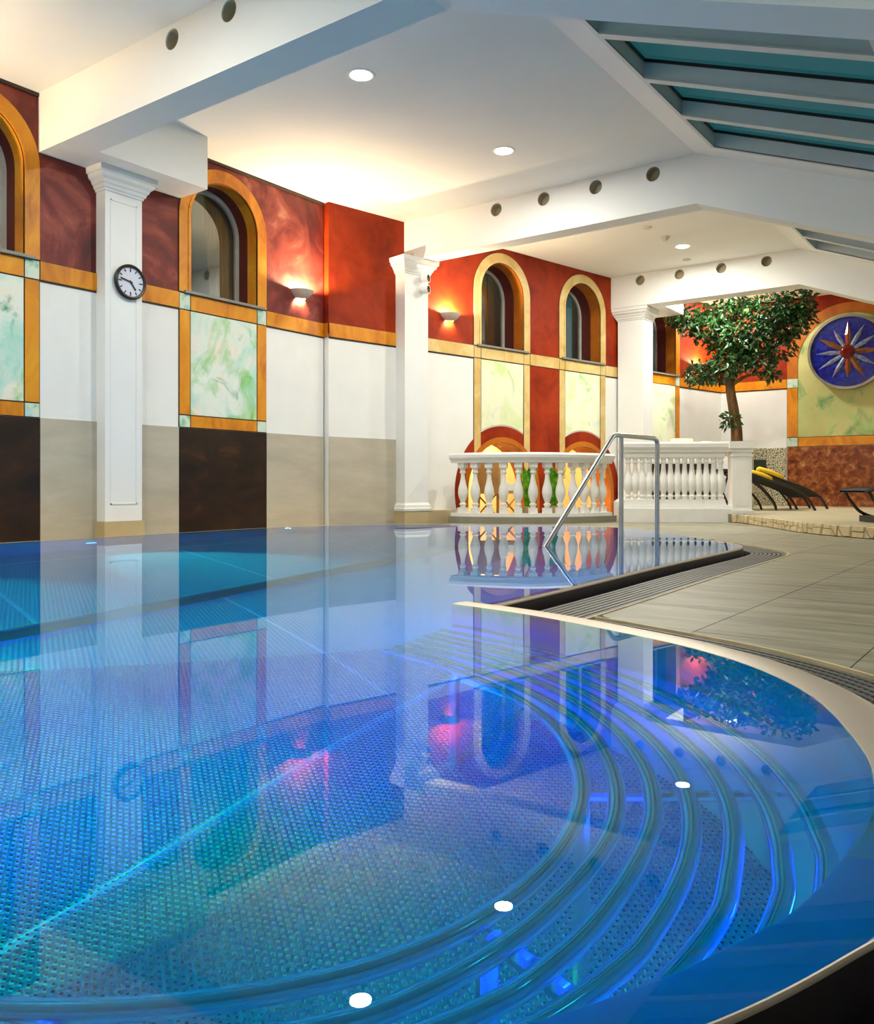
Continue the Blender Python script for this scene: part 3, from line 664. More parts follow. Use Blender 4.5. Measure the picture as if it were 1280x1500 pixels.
# ------------------------------------------------------------------ pillars
def loft(mb, F, s0, s1, o1, lv):
    """stacked rectangular mouldings against the wall: lv = [(z, extra)]"""
    vs = []; fs = []
    for z, e in lv: vs += [F(s0-e, 0, z), F(s1+e, 0, z), F(s1+e, o1+e, z), F(s0-e, o1+e, z)]
    for i in range(len(lv)-1):
        for k in range(4): j = (k+1) % 4; fs.append((4*i+k, 4*i+j, 4*i+4+j, 4*i+4+k))
    n = 4*(len(lv)-1); fs += [(3, 2, 1, 0), (n, n+1, n+2, n+3)]
    return mb.add(vs, fs)
CAP = [(0, 0), (.0, .012), (.02, .016), (.03, .03), (.06, .038), (.07, .05), (.10, .062), (.12, .085), (.13, .092), (.165, .10), (.165, .115), (.225, .12), (.225, 0)]
def pillar(idx, F, s0, s1, o1, zt, lab, panel=True):
    o = struct(empty('pillar_%d' % idx), lab, 'pillar')
    loft(MB(), F, s0, s1, o1, [(ZD-.05, 0), (zt, 0)]).build('shaft', M['column'], o)
    loft(MB(), F, s0, s1, o1, [(zt-.225+z, e) for z, e in CAP]).build('capital', M['column'], o)
    if panel:
        a, b = s0+.06, s1-.06
        for lo, hi in (((a, o1-.002, .3), (a+.014, o1+.006, zt-.3)), ((b-.014, o1-.002, .3), (b, o1+.006, zt-.3)), ((a, o1-.002, zt-.314), (b, o1+.006, zt-.3)), ((a, o1-.002, .3), (b, o1+.006, .314))):
            MB().box(lo, hi, F).build('panel_moulding', M['column'], o)
    return o
p1 = pillar(1, F1, 5.023, 5.459, 0.162, ZB, 'white square pillar carrying the wall clock')
loft(MB(), F1, 5.023, 5.459, 0.162, [(ZD-.05, .02), (.125, .02), (.125, 0)]).build('plinth', M['plinth'], p1)
p2 = pillar(2, F2, 1.177, 1.62, 0.209, ZB, 'white square pillar with two small spot lamps, between the red walls', False)
loft(MB(), F2, 1.177, 2.12, 0.209, [(ZD-.05, .03), (.13, .03), (.13, .0)]).build('plinth', M['plinth'], p2)
loft(MB(), F2, 1.177, 1.62, 0.209, [(.13, .04), (.165, .045), (.175, .03), (.215, .025), (.23, .01), (.25, .0)]).build('base_moulding', M['column'], p2)
F3 = lambda s, o, z: (-6.632+s, 15.2-o, z)
p3 = pillar(3, F3, 0.0, 0.50, 0.45, ZB, 'white pillar behind the right balustrade, under the far beam', False)
loft(MB(), F3, 0.0, 0.50, 0.45, [(ZD-.05, .06), (.2, .06), (.25, 0)]).build('base_moulding', M['column'], p3)
# little spot lamps on the second pillar
def spot(z, lab):
    o = tag(empty('spot_lamp', F2(1.50, 0.209, z)), lab, 'lamp')
    R = Matrix.Rotation(-rad(TH2), 4, 'Z'); f = lambda x, y, zz: tuple(R @ Vector((y, -x, zz)))
    g = lambda x, y, zz: tuple(R @ Vector((zz, x, y)))   # lathe axis -> out of the wall
    MB().lathe([(0.0, 0.0), (0.035, 0.0), (0.04, 0.01), (0.04, 0.03), (0.0, 0.03)], 16, fn=g).build('mount', M['column'], o, True)
    h = lambda x, y, zz: tuple(R @ Vector((0.075+1*.92*zz-.39*x, .39*zz+.92*x, y)))
    MB().lathe([(0.0, -0.05), (0.05, -0.05), (0.062, -0.03), (0.064, 0.055), (0.054, 0.055)], 18, fn=h).build('lamp_body', M['column'], o, True)
    MB().lathe([(0.055, 0.052), (0.044, 0.045), (0.0, 0.04)], 18, fn=h).build('dark_lens', M['black'], o, True)
    return o
spot(3.505, 'upper of the two small round white spot lamps on the pillar'); spot(3.345, 'lower of the two small round white spot lamps on the pillar')
dv = tag(empty('speaker_box', F2(1.40, 0.12, ZB)), 'small white device lying on top of the pillar capital', 'device')
MB().box((-0.09, -0.05, 0.0), (0.07, 0.05, 0.05)).build('housing', M['vent'], dv); MB().box((0.0, -0.06, 0.05), (0.06, 0.03, 0.10)).build('bracket', M['vent'], dv)
# clock
ck = tag(empty('wall_clock', F1(5.30, 0.162, 2.65)), 'round black rimmed wall clock hanging on the white pillar', 'clock')
fx = lambda x, y, z: (z, x, y)
MB().lathe([(0.0, 0.0), (0.17, 0.0), (0.184, 0.012), (0.184, 0.04), (0.172, 0.05), (0.155, 0.046), (0.153, 0.03)], 40, fn=fx).build('rim', M['black'], ck, True)
MB().lathe([(0.0, 0.030), (0.154, 0.030)], 40, fn=fx).build('dial', M['clockface'], ck)
def bar(a, r0, r1, w, z, nm):
    a = rad(a); d = Vector((0, sin(a), cos(a))); n = Vector((0, cos(a), -sin(a)))
    q = [d*r0-n*w, d*r0+n*w, d*r1+n*w, d*r1-n*w]
    MB().add([(z, v.y, v.z) for v in q]+[(z+.004, v.y, v.z) for v in q], [(4,5,6,7),(0,1,5,4),(1,2,6,5),(2,3,7,6),(3,0,4,7)]).build(nm, M['black'], ck)
for k in range(12): bar(30*k, 0.115 if k % 3 else 0.105, 0.145, 0.0055, 0.0302, 'tick')
bar(282, -0.02, 0.125, 0.006, 0.038, 'minute_hand'); bar(143, -0.02, 0.10, 0.008, 0.034, 'hour_hand')

# ------------------------------------------------------------------ lamps
def sconce(F, s, z, lab, power=SCONCE_W):
    x, y, _ = F(s, 0.0, z); a = math.atan2(F(s+1, 0, 0)[1]-y, F(s+1, 0, 0)[0]-x)
    o = tag(empty('wall_sconce', (x, y, z), a), lab, 'lamp', 'half bowl wall sconces')
    prof = [(0.075, -0.075), (0.105, -0.062), (0.14, -0.03), (0.168, 0.0), (0.182, 0.03), (0.176, 0.033), (0.16, 0.0), (0.13, -0.03), (0.098, -0.055), (0.072, -0.066), (0.075, -0.075)]
    MB().lathe(prof, 24, a0=PI, a1=2*PI).build('bowl', M['bowl'], o, True)
    MB().box((-0.05, -0.02, -0.05), (0.05, 0.0, 0.02)).build('back_plate', M['bowl'], o)
    MB().tube([(-0.045, -0.07, -0.03), (0.045, -0.07, -0.03)], 0.012, 8).build('bulb', M['bulb'], o, True)
    lamp('POINT', (0, -0.085, -0.005), power, WARM, o, shadow_soft_size=0.03)
    return o
sconce(F1, 7.97, 3.045, 'white half bowl sconce glowing on the maroon wall right of the curtained window')
sconce(F2, 2.23, 3.10, 'white half bowl sconce glowing on the red wall beside the pale yellow arches', 210)
sconce(F2, 9.30, 3.0, 'white half bowl sconce glowing behind the tree leaves', 120)
sconce(F1, 2.3, 3.045, 'white half bowl sconce on the left wall outside the picture')
def downlight(x, y, lab, z=ZC, power=DOWN_W, grp='ceiling downlights'):
    o = tag(empty('downlight', (x, y, z)), lab, 'lamp', grp)
    MB().lathe([(0.10, -0.002), (0.12, -0.008), (0.135, -0.006), (0.14, 0.0)], 28).build('trim_ring', M['column'], o, True)
    MB().lathe([(0.0, -0.004), (0.11, -0.003)], 28).build('lens', M['lens'], o)
    lamp('AREA', (0, 0, -0.02), power, DOWN_COL, o, shape='DISK', size=0.2)
    return o
downlight(-5.29, 6.0, 'round downlight in the ceiling nearest the first beam')
downlight(-5.16, 8.33, 'round downlight in the ceiling before the middle beam')
downlight(-4.97, 11.12, 'round downlight hidden behind the middle beam, mirrored in the water', power=92)
downlight(-4.89, 13.37, 'round downlight in the ceiling bay beyond the middle beam', power=100)
for y, lb in ((2.6, 'first'), (1.0, 'second'), (-1.6, 'third'), (-3.2, 'fourth')): downlight(-5.4, y, 'round downlight in the near ceiling bay outside the picture, %s from the first beam' % lb)
downlight(-5.0, 15.7, 'round downlight in the ceiling above the tree', power=100)
downlight(-5.4, 17.6, 'round downlight in the ceiling between tree and end wall', power=90)
for i, (x, y) in enumerate([(1.2, 3.0), (1.2, 8.0), (0.5, 13.0)]):  # unseen lamps added to light the deck on the right
    o = downlight(x, y, 'added unseen downlight in the sloping ceiling outside the picture, %s from the camera' % ('first', 'second', 'third')[i], zs(x)-.0, 26); o.rotation_euler = (0, math.atan(SL), 0)
lamp('POINT', F2(4.45, -1.2, 1.6), 120, (1.0, 0.82, 0.55), shadow_soft_size=0.08)     # the lamp inside the arch room
dt = [(-4.92, 12.70, 'smoke_detector', 'small white smoke detector beside the bright downlight'), (-4.96, 12.07, 'ceiling_sensor', 'flat white sensor on the ceiling behind the middle beam'), (-5.12, 14.2, 'sprinkler_rose', 'thin white disc on the ceiling before the far beam')]
for x, y, nm, lab in dt:
    o = tag(empty(nm, (x, y, ZC)), lab, 'detector')
    MB().lathe([(0.07, 0.0), (0.07, -0.012), (0.055, -0.02), (0.0, -0.02)], 20).build('base', M['vent'], o, True)
    if nm == 'smoke_detector': MB().lathe([(0.045, -0.02), (0.045, -0.05), (0.03, -0.065), (0.0, -0.068)], 18).build('head', M['vent'], o, True)
# underwater lamps
def uled(loc, rz, power, col, lab, tilt=0, spread=PI):
    o = tag(empty('underwater_light', loc, rz), lab, 'lamp', 'underwater pool lights')
    g = lambda x, y, z: (z, x, y)
    MB().lathe([(0.0, 0.0), (0.085, 0.0), (0.09, 0.008), (0.075, 0.016), (0.06, 0.014)], 24, fn=g).build('bezel', M['tube'], o, True)
    MB().lathe([(0.0, 0.012), (0.06, 0.013)], 24, fn=g).build('lens', M['led'], o)
    lamp('AREA', (0.06, 0, 0), power, col, o, shape='DISK', size=0.12, rot=(0, -PI/2+tilt, 0), spread=spread)
    return o
def onB(k, z=-0.55):
    q = PB[k]; q2 = PB[k+1]; t = Vector((q2[0]-q[0], q2[1]-q[1])).normalized(); n = Vector((t.y, -t.x))
    return (q[0]+n.x*0.002, q[1]+n.y*0.002, z), math.atan2(n.y, n.x)
for k, lb in ((38, 'first'), (44, 'second'), (50, 'third'), (82, 'fourth'), (89, 'fifth')):
    loc, a = onB(k); uled(loc, a, POOL_BLUE, BLUE, 'blue underwater light in the round alcove wall nearest the camera, %s along the curve' % lb, -rad(8), rad(66))
for y, lb in ((-1.5, 'fourth'), (0.5, 'third'), (2.2, 'second'), (4.5, 'first')):
    uled((-7.30-0.035*max(0, y-3), y, -0.6), 0, POOL_CYAN*1.7, (0.0, 0.85, 0.80), 'underwater light in the long left pool wall, %s from the clock pillar' % lb, rad(24), rad(54))
for y, lb in ((0.1, 'nearer'), (1.5, 'farther')): uled((-7.28, y, -0.45), 0.02, POOL_CYAN*7.0, (0.0, 1.0, 0.36), 'added unseen green light in the left pool wall, tinting the floor teal, %s one' % lb, rad(11.5), rad(10))  # added lamps standing in for room light that the water surface blocks
uled((-7.43, 7.055, -0.10), 0, 8, (0.2, 0.5, 1.0), 'small underwater light glinting at the left pool wall')
for i, x in enumerate((-2.7, -4.4)): uled((x, -3.5, -0.45), PI/2-0.12, POOL_CYAN*4.0, (0.0, 1.0, 0.45), 'added unseen light in the pool wall behind the camera, tinting the floor, %s from the deck' % ('first', 'second')[i], rad(20), rad(28))  # unseen green lamps added to turn the near floor teal
for y, lb in ((3.6, 'nearer'), (5.4, 'farther')): uled((-2.02-0.02*(y-3.4), y, -0.6), PI, POOL_CYAN, (0.0, 0.30, 1.0), 'underwater light in the pool wall below the deck spit, %s of two' % lb)

# ------------------------------------------------------------------ tube bench under water
TUBES = [
  [(-1.990,2.391), (-1.829,2.362), (-1.672,2.325), (-1.523,2.276), (-1.380,2.213), (-1.250,2.139), (-1.138,2.058), (-1.043,1.971), (-0.963,1.879), (-0.899,1.787), (-0.849,1.697), (-0.812,1.608), (-0.787,1.524), (-0.773,1.449), (-0.767,1.379), (-0.767,1.308), (-0.775,1.231), (-0.792,1.150), (-0.821,1.063), (-0.868,0.968), (-0.938,0.864), (-1.023,0.761), (-1.113,0.673), (-1.202,0.598)],
  [(-1.998,2.468), (-1.795,2.423), (-1.584,2.363), (-1.381,2.285), (-1.210,2.198), (-1.081,2.111), (-0.983,2.022), (-0.904,1.928), (-0.837,1.831), (-0.784,1.737), (-0.745,1.648), (-0.720,1.563), (-0.706,1.476), (-0.700,1.382), (-0.701,1.281), (-0.711,1.179), (-0.731,1.085), (-0.758,1.000), (-0.791,0.921)],
  [(-2.005,2.534), (-1.802,2.501), (-1.602,2.456), (-1.408,2.387), (-1.228,2.297), (-1.077,2.196), (-0.960,2.098), (-0.871,2.004), (-0.802,1.916), (-0.746,1.830), (-0.704,1.747), (-0.671,1.662), (-0.649,1.573), (-0.634,1.483), (-0.625,1.397), (-0.621,1.317), (-0.623,1.239), (-0.632,1.163), (-0.646,1.086)],
  [(-2.011,2.605), (-1.793,2.570), (-1.597,2.525), (-1.421,2.465), (-1.254,2.385), (-1.095,2.287), (-0.954,2.179), (-0.840,2.070), (-0.753,1.967), (-0.687,1.872), (-0.636,1.778), (-0.597,1.684), (-0.568,1.588), (-0.549,1.492), (-0.539,1.400), (-0.536,1.319), (-0.538,1.246)],
  [(-2.023,2.675), (-1.798,2.640), (-1.591,2.596), (-1.411,2.538), (-1.259,2.469), (-1.129,2.393), (-1.013,2.314), (-0.907,2.234), (-0.815,2.153), (-0.734,2.070), (-0.664,1.983), (-0.606,1.893), (-0.558,1.801), (-0.521,1.707), (-0.494,1.613), (-0.473,1.521), (-0.457,1.432)],
  [(-2.026,2.738), (-1.810,2.701), (-1.612,2.662), (-1.434,2.614), (-1.272,2.552), (-1.122,2.475), (-0.985,2.388), (-0.866,2.298), (-0.766,2.208), (-0.683,2.121), (-0.614,2.036), (-0.555,1.951), (-0.503,1.865), (-0.461,1.779), (-0.429,1.696), (-0.405,1.615), (-0.384,1.536)],
  [(-2.039,2.813), (-1.825,2.781), (-1.621,2.743), (-1.433,2.693), (-1.259,2.627), (-1.098,2.544), (-0.952,2.451), (-0.825,2.356), (-0.722,2.268), (-0.642,2.189), (-0.576,2.114), (-0.517,2.035), (-0.462,1.949), (-0.414,1.861), (-0.376,1.773), (-0.344,1.688)]]
bench = struct(empty('tube_bench', (0, 0, 0)), 'curved underwater bench of seven steel tubes in the round alcove', 'bench')
bench['kind'] = 'thing'
CX, CY = -1.59, 1.40
FULL = []
for T in TUBES:
    x, y = T[-1]; r = math.hypot(x-CX, y-CY); a0 = math.degrees(math.atan2(y-CY, x-CX)); r1 = min(r, 1.29)
    tail = [(CX+(r+(r1-r)*t)*cos(rad(a0+(-105-a0)*t)), CY+(r+(r1-r)*t)*sin(rad(a0+(-105-a0)*t))) for t in [i/16 for i in range(1, 17)]]
    P = spline(T+tail, 3); FULL.append(P)
    MB().tube([(a, b, -0.5) for a, b in P], 0.021, 12).build('tube', M['tube'], bench, True)
for fr in (0.06, 0.25, 0.42, 0.58, 0.78):
    q0 = FULL[0][int(fr*(len(FULL[0])-1))]
    q1 = min(FULL[-1], key=lambda q: (q[0]-q0[0])**2+(q[1]-q0[1])**2)
    d = Vector((q1[0]-q0[0], q1[1]-q0[1])); e = (q1[0]-d.x*0.0, q1[1]-d.y*0.0)
    mb = MB(); mb.tube([(q0[0], q0[1], ZF), (q0[0], q0[1], -0.60), (q0[0]+d.x*.04, q0[1]+d.y*.04, -0.55), (e[0], e[1], -0.55)], 0.02, 8)
    mb.build('support', M['tube'], bench, True)

# ------------------------------------------------------------------ handrail
hr = tag(empty('pool_handrail', (-3.4, 7.4, 0)), 'bent stainless steel handrail rising out of the pool', 'handrail')
L = lambda x, y, z: (x+3.4, y-7.4, z)
def fillet(P, r, n=6):
    P = [Vector(p) for p in P]; out = [P[0]]
    for a, b, c in zip(P, P[1:], P[2:]):
        u = (a-b).normalized(); v = (c-b).normalized(); p, q = b+u*r, b+v*r
        for i in range(n+1):
            t = i/n; out.append((1-t)**2*p+2*t*(1-t)*b+t*t*q)
    return out+[P[-1]]
path = fillet([L(-3.29, 8.27, -0.9), L(-3.29, 8.27, 0.975), L(-3.47, 7.62, 0.99), L(-3.40, 6.15, 0.0), L(-3.33, 5.2, -0.62), L(-3.33, 5.2, -1.3)], 0.06)
MB().tube(path, 0.0235, 12).build('rail_tube', M['rail'], hr, True)
MB().tube([L(-3.44, 7.73, -1.3), L(-3.44, 7.73, 0.98)], 0.022, 12).build('post', M['rail'], hr, True)

# ------------------------------------------------------------------ balustrades
prof = [(0.060, 0.0), (0.060, 0.085), (0.043, 0.09), (0.037, 0.11), (0.052, 0.125), (0.052, 0.145), (0.036, 0.155), (0.036, 0.175), (0.047, 0.205), (0.066, 0.26), (0.074, 0.32), (0.068, 0.385), (0.048, 0.46), (0.034, 0.535), (0.030, 0.60), (0.034, 0.615), (0.046, 0.625), (0.046, 0.645), (0.034, 0.655), (0.040, 0.68), (0.058, 0.70), (0.060, 0.705), (0.060, 0.78)]
def baluster_mesh(h):
    k = h/0.78; vs = MB(); core = [(r, z*k) for r, z in prof[2:-2]]
    vs.lathe(core, 14); vs.box((-.056, -.056, 0), (.056, .056, .085*k)); vs.box((-.056, -.056, .705*k), (.056, .056, h))
    return vs
def balustrade(nm, path, zcurb0, zcurb1, zrail0, zrail1, n, lab, matc, first, mb_fn=None, halfw=0.085):
    o = tag(empty(nm, (path[0][0], path[0][1], zcurb0)), lab, 'balustrade')
    def sw(a, b, z0, z1, name, m, extra=None):
        pr = extra or [(a, z0), (b, z0), (b, z1), (a, z1)]
        me = sweep([(x-o.location.x, y-o.location.y) for x, y in path], [(p, z-zcurb0) for p, z in pr]).build(name, m, o)
    sw(-0.16, 0.16, zcurb0, zcurb1, 'curb', matc)
    sw(-halfw, halfw, zcurb1, zcurb1+.05, 'base_rail', M['plaster'])
    w = halfw
    sw(0, 0, 0, 0, 'top_rail', M['plaster'], [(-w, zrail0), (-w-.01, zrail0+.03), (-w-.03, zrail0+.05), (-w-.05, zrail0+.075), (-w-.055, zrail1-.03), (-w-.04, zrail1), (w+.04, zrail1), (w+.055, zrail1-.03), (w+.05, zrail0+.075), (w+.03, zrail0+.05), (w+.01, zrail0+.03), (w, zrail0)])
    ds = [0]
    for a, b in zip(path, path[1:]): ds.append(ds[-1]+math.hypot(b[0]-a[0], b[1]-a[1]))
    proto = None
    for k in range(n):
        s = first+(ds[-1]-first*2)*k/(n-1); i = next(j for j in range(1, len(ds)) if ds[j] >= s-1e-9); t = (s-ds[i-1])/(ds[i]-ds[i-1])
        x = path[i-1][0]+(path[i][0]-path[i-1][0])*t; y = path[i-1][1]+(path[i][1]-path[i-1][1])*t
        if proto is None: b = proto = baluster_mesh(zrail0-zcurb1-.05).build('baluster', M['plaster'], o, True)
        else: b = proto.copy(); C.objects.link(b); b.parent = o
        b.location = (x-o.location.x, y-o.location.y, zcurb1+.05-zcurb0); b.rotation_euler = (0, 0, math.atan2(path[i][1]-path[i-1][1], path[i][0]-path[i-1][0]))
    return o
BA = spline([(-7.25, 10.32), (-6.95, 10.31), (-6.637, 10.39), (-6.147, 10.63), (-5.79, 11.07), (-5.60, 11.55), (-5.55, 11.95)], 5)
balustrade('balustrade', BA, ZD-.03, 0.045, 0.83, 0.975, 12, 'curved white balustrade on a grey curb, before the arches and green plants', M['curb'], 0.16)
BB = [(-5.38, 12.0), (-5.1, 12.18), (-4.6, 12.52), (-4.25, 12.72), (-3.98, 12.88)]
bb = balustrade('balustrade', BB, ZD-.0, 0.15, 1.0, 1.155, 14, 'straight white balustrade with a square end pier, before the tree', M['plaster'], 0.14)
pr = MB(); px, py = -3.86-BB[0][0], 12.95-BB[0][1]
R = Matrix.Rotation(math.atan2(12.88-12.72, -3.98+4.25), 3, 'Z')
pf = lambda x, y, z: tuple(R @ Vector((x, y, 0))+Vector((px, py, z-ZD)))
pr.box((-.14, -.14, ZP), (.14, .14, 1.0), pf); pr.box((-.17, -.17, ZP), (.17, .17, .13), pf); pr.box((-.155, -.155, .93), (.155, .155, .96), pf)
pr.build('pier', M['plaster'], bb)
MB().box((-.10, -.146, .20), (.10, -.14, .90), pf).build('pier_panel', M['plaster'], bb)
mb = MB(); mb.box((-.16, -.16, 1.0), (.16, .16, 1.05), pf); mb.box((-.19, -.19, 1.05), (.19, .19, 1.155), pf); mb.build('pier_cap', M['plaster'], bb)
MB().box((-.21, -.21, ZD), (.21, .21, ZP), pf).build('pier_footing', M['curb'], bb)

# ------------------------------------------------------------------ raised platform
EDGE = spline([(-4.3, 12.9), (-3.789, 12.62), (-3.178, 11.75), (-2.344, 10.37), (-1.515, 9.60), (-0.2, 8.9), (1.6, 8.4), (3.98, 8.2)], 6)
plat = MB(); plat.prism([[(q[0], q[1]+.1) for q in EDGE]+[(3.98, YE-.01), (-5.8, YE-.01), (-6.0, 15.0), (-5.3, 12.9)]], ZD, ZP, lambda p, q, d: (p, q, d))
plat = struct(plat.build('platform', M['platform']), 'raised pale stone platform with the sun loungers', 'platform')
random.seed(3)
ds = 0.0; i = 0; pos = []
seg = [(Vector(a), Vector(b)) for a, b in zip(EDGE, EDGE[1:])]
tot = sum((b-a).length for a, b in seg)
def at(s):
    for a, b in seg:
        l = (b-a).length
        if s <= l: return a.lerp(b, s/l), (b-a).normalized()
        s -= l
    return seg[-1][1], (seg[-1][1]-seg[-1][0]).normalized()
s = 0.0; prev = 0.0; joint = MB()
sweep(EDGE, [(0.02, ZD), (0.02, ZP-.004), (0.12, ZP-.004), (0.12, ZD)], joint); joint.build('edging_mortar', M['joint'], plat)
while s < min(tot, 6.2):
    w = random.uniform(0.09, 0.2); h = ZP-ZD
    cells = []
    k1, k2 = random.uniform(.35, .65), random.uniform(-.03, .03)
    if random.random() < 0.6:
        cells = [[(0, 0), (w, 0), (w, h*(k1+k2*3)), (0, h*k1)], [(0, h*k1), (w, h*(k1+k2*3)), (w, h), (0, h)]]
    elif random.random() < 0.5:
        m = w*random.uniform(.3, .7); cells = [[(0, 0), (m, 0), (0, h*.8)], [(m, 0), (w, 0), (w, h), (0, h), (0, h*.8)]]
    else: cells = [[(0, 0), (w, 0), (w, h), (0, h)]]
    tilt = random.uniform(-.03, .03)
    for cl in cells:
        cl = [(a+(prev if a < .001 else (tilt if a > w-.001 else 0))*(b/h-.5), b) for a, b in cl]
        cxm = sum(q[0] for q in cl)/len(cl); czm = sum(q[1] for q in cl)/len(cl); sh = [(cxm+(a-cxm)*.93, czm+(b-czm)*.93) for a, b in cl]
        dep = random.uniform(0.018, 0.032); n = len(sh); V = []
        for o_, sc in ((0.03, 1.0), (-dep*0.4, 1.0), (-dep, 0.86)):
            for a, b in sh:
                q, t = at(s+cxm+(a-cxm)*sc); nn = Vector((t.y, -t.x)); q = q+nn*(-o_)
                V.append((q.x, q.y, ZD+.002+czm+(b-czm)*sc))
        Fc = []
        for r in range(2):
            for k in range(n): j = (k+1) % n; Fc.append((r*n+k, r*n+j, (r+1)*n+j, (r+1)*n+k))
        Fc.append(tuple(2*n+k for k in range(n)))
        MB().add(V, Fc).build('stone', M['edging'], plat)
    prev = tilt; s += w

# ------------------------------------------------------------------ planter and tree
pl = tag(empty('tree_planter', (-5.16, 16.6, ZP)), 'white raised planter holding the tree behind the right balustrade', 'planter')
MB().prism([[(-.37, -.37), (.37, -.37), (.37, .37), (-.37, .37)], [(-.30, -.30), (.30, -.30), (.30, .30), (-.30, .30)]], 0.0, 0.985, lambda p, q, d: (p, q, d)).build('planter_wall', M['white'], pl)
MB().box((-.30, -.30, 0.9), (.30, .30, 0.995)).build('soil', M['bark'], pl)
tree = tag(empty('indoor_tree', (-5.1, 16.6, ZP+1.0)), 'tall leafy indoor tree with a thick brown trunk in front of the red wall', 'tree')
TL = Vector((-5.1, 16.6, ZP+1.0))
def pxw(x, y, Y):
    a = rad(YAW); c = (x-640)/FPX; sz = (HZ-y)/FPX; d = Vector((c*cos(a)-sin(a), c*sin(a)+cos(a), sz)); t = Y/d.y
    return Vector((0, 0, 0.5))+d*t
# crown lobes: measured once as (dx, dy, z) about the trunk foot, radius
LOBES = [(-0.76, -.25, 3.74, .28), (-0.42, -.1, 3.58, .34), (-0.10, .1, 3.84, .30), (0.12, 0.0, 3.98, .24), (0.72, -.1, 3.76, .42), (1.14, 0.05, 3.90, .34), (0.98, .1, 3.52, .36), (0.50, -.2, 3.40, .36), (0.12, -.1, 3.28, .34), (-0.22, .15, 3.36, .30),
         (-0.62, -.1, 2.72, .26), (-0.30, -.15, 2.74, .28), (0.02, -.2, 2.86, .30), (0.55, -.1, 2.86, .28), (0.88, 0.0, 3.12, .30), (1.28, 0.0, 3.62, .24), (-.96, -.3, 3.84, .22), (0.0, -.12, 1.78, .16), (0.22, .0, 3.08, .32), (-.5, 0.15, 3.9, .26), (0.75, 0.05, 2.62, .16)]
trunk = [(0.10, 0, 0.0), (0.09, 0, .5), (0.02, .02, .95), (-0.03, 0, 1.35), (0.03, 0, 1.75), (0.1, 0, 2.1)]
MB().tube([Vector(q) for q in spline(trunk, 5)], [0.115-0.05*i/25 for i in range(26)], 10).build('trunk', M['bark'], tree, True)
zb_ = ZP+1.0
random.seed(11)
for x, y, z, r in LOBES:
    st = trunk[4] if z > 2.9 else trunk[3]
    if z < 2: st = trunk[1]
    m = ((st[0]+x)/2+random.uniform(-.1, .1), (st[1]+y)/2+random.uniform(-.1, .1), (st[2]+(z-zb_))/2+.08)
    MB().tube(spline([st, m, (x, y, z-zb_)], 4), [0.045-0.004*i for i in range(9)], 6).build('branch', M['bark'], tree, True)
lv, lf = [], []
for x, y, z, r in LOBES:
    n = int(240*(r/.3)**2)
    for k in range(n):
        d = Vector((random.gauss(0, 1), random.gauss(0, 1), random.gauss(0, .8))).normalized()*r*random.uniform(.25, 1.08)**.6
        c = Vector((x, y, z-zb_))+d
        ax = (d.normalized()*.5+Vector((random.uniform(-1, 1), random.uniform(-1, 1), random.uniform(-1.2, .3)))).normalized()
        sd = ax.cross(Vector((random.uniform(-1, 1), random.uniform(-1, 1), random.uniform(-1, 1)))).normalized(); nn = ax.cross(sd)
        l = random.uniform(.10, .155); w = l*.24; b = len(lv)
        lv += [tuple(c), tuple(c+ax*l*.45+sd*w+nn*.012), tuple(c+ax*l), tuple(c+ax*l*.45-sd*w+nn*.012)]; lf += [(b, b+1, b+2), (b, b+2, b+3)]
me = bpy.data.meshes.new('foliage'); me.from_pydata(lv, [], lf); me.materials.append(M['leaf'])
o = bpy.data.objects.new('foliage', me); C.objects.link(o); o.parent = tree; o['kind'] = 'stuff'
# ------------------------------------------------------------------ sun disc
sd_ = tag(empty('sun_disc', (cE, YE-.016, 3.155)), 'round blue art glass sun with a red centre on the end wall', 'artwork')
gl = lambda x, y, z: (x, -z, y)
RD = 0.745
MB().lathe([(RD-.03, 0.0), (RD, 0.0), (RD, 0.14), (RD-.05, 0.14), (RD-.055, 0.10)], 56, fn=gl).build('ring', M['discring'], sd_, True)
MB().lathe([(0.0, 0.10), (RD-.05, 0.10)], 56, fn=gl).build('blue_glass', M['disc'], sd_)
MB().lathe([(0.0, 0.155), (0.06, 0.15), (0.11, 0.135), (0.145, 0.10)], 28, fn=gl).build('red_dome', M['sun'], sd_, True)
random.seed(5)
for k in range(12):
    a = rad(90-30*k); gold = k in (0, 5, 6, 3, 10); r1 = random.uniform(.52, .64); w = .055 if gold else .042
    d = Vector((cos(a), sin(a))); n = Vector((-d.y, d.x)); q = [d*.13-n*w*.8, d*.13+n*w*.8, d*.34+n*w, d*r1, d*.34-n*w]
    vs = [gl(p.x, p.y, .101) for p in q]+[gl(*(d*.14), .125), gl(*(d*.35), .13)]
    MB().add(vs, [(0, 1, 5), (1, 2, 6, 5), (2, 3, 6), (3, 4, 6), (4, 0, 5, 6)]).build('ray', M['raygold'] if gold else M['raysilver'], sd_)

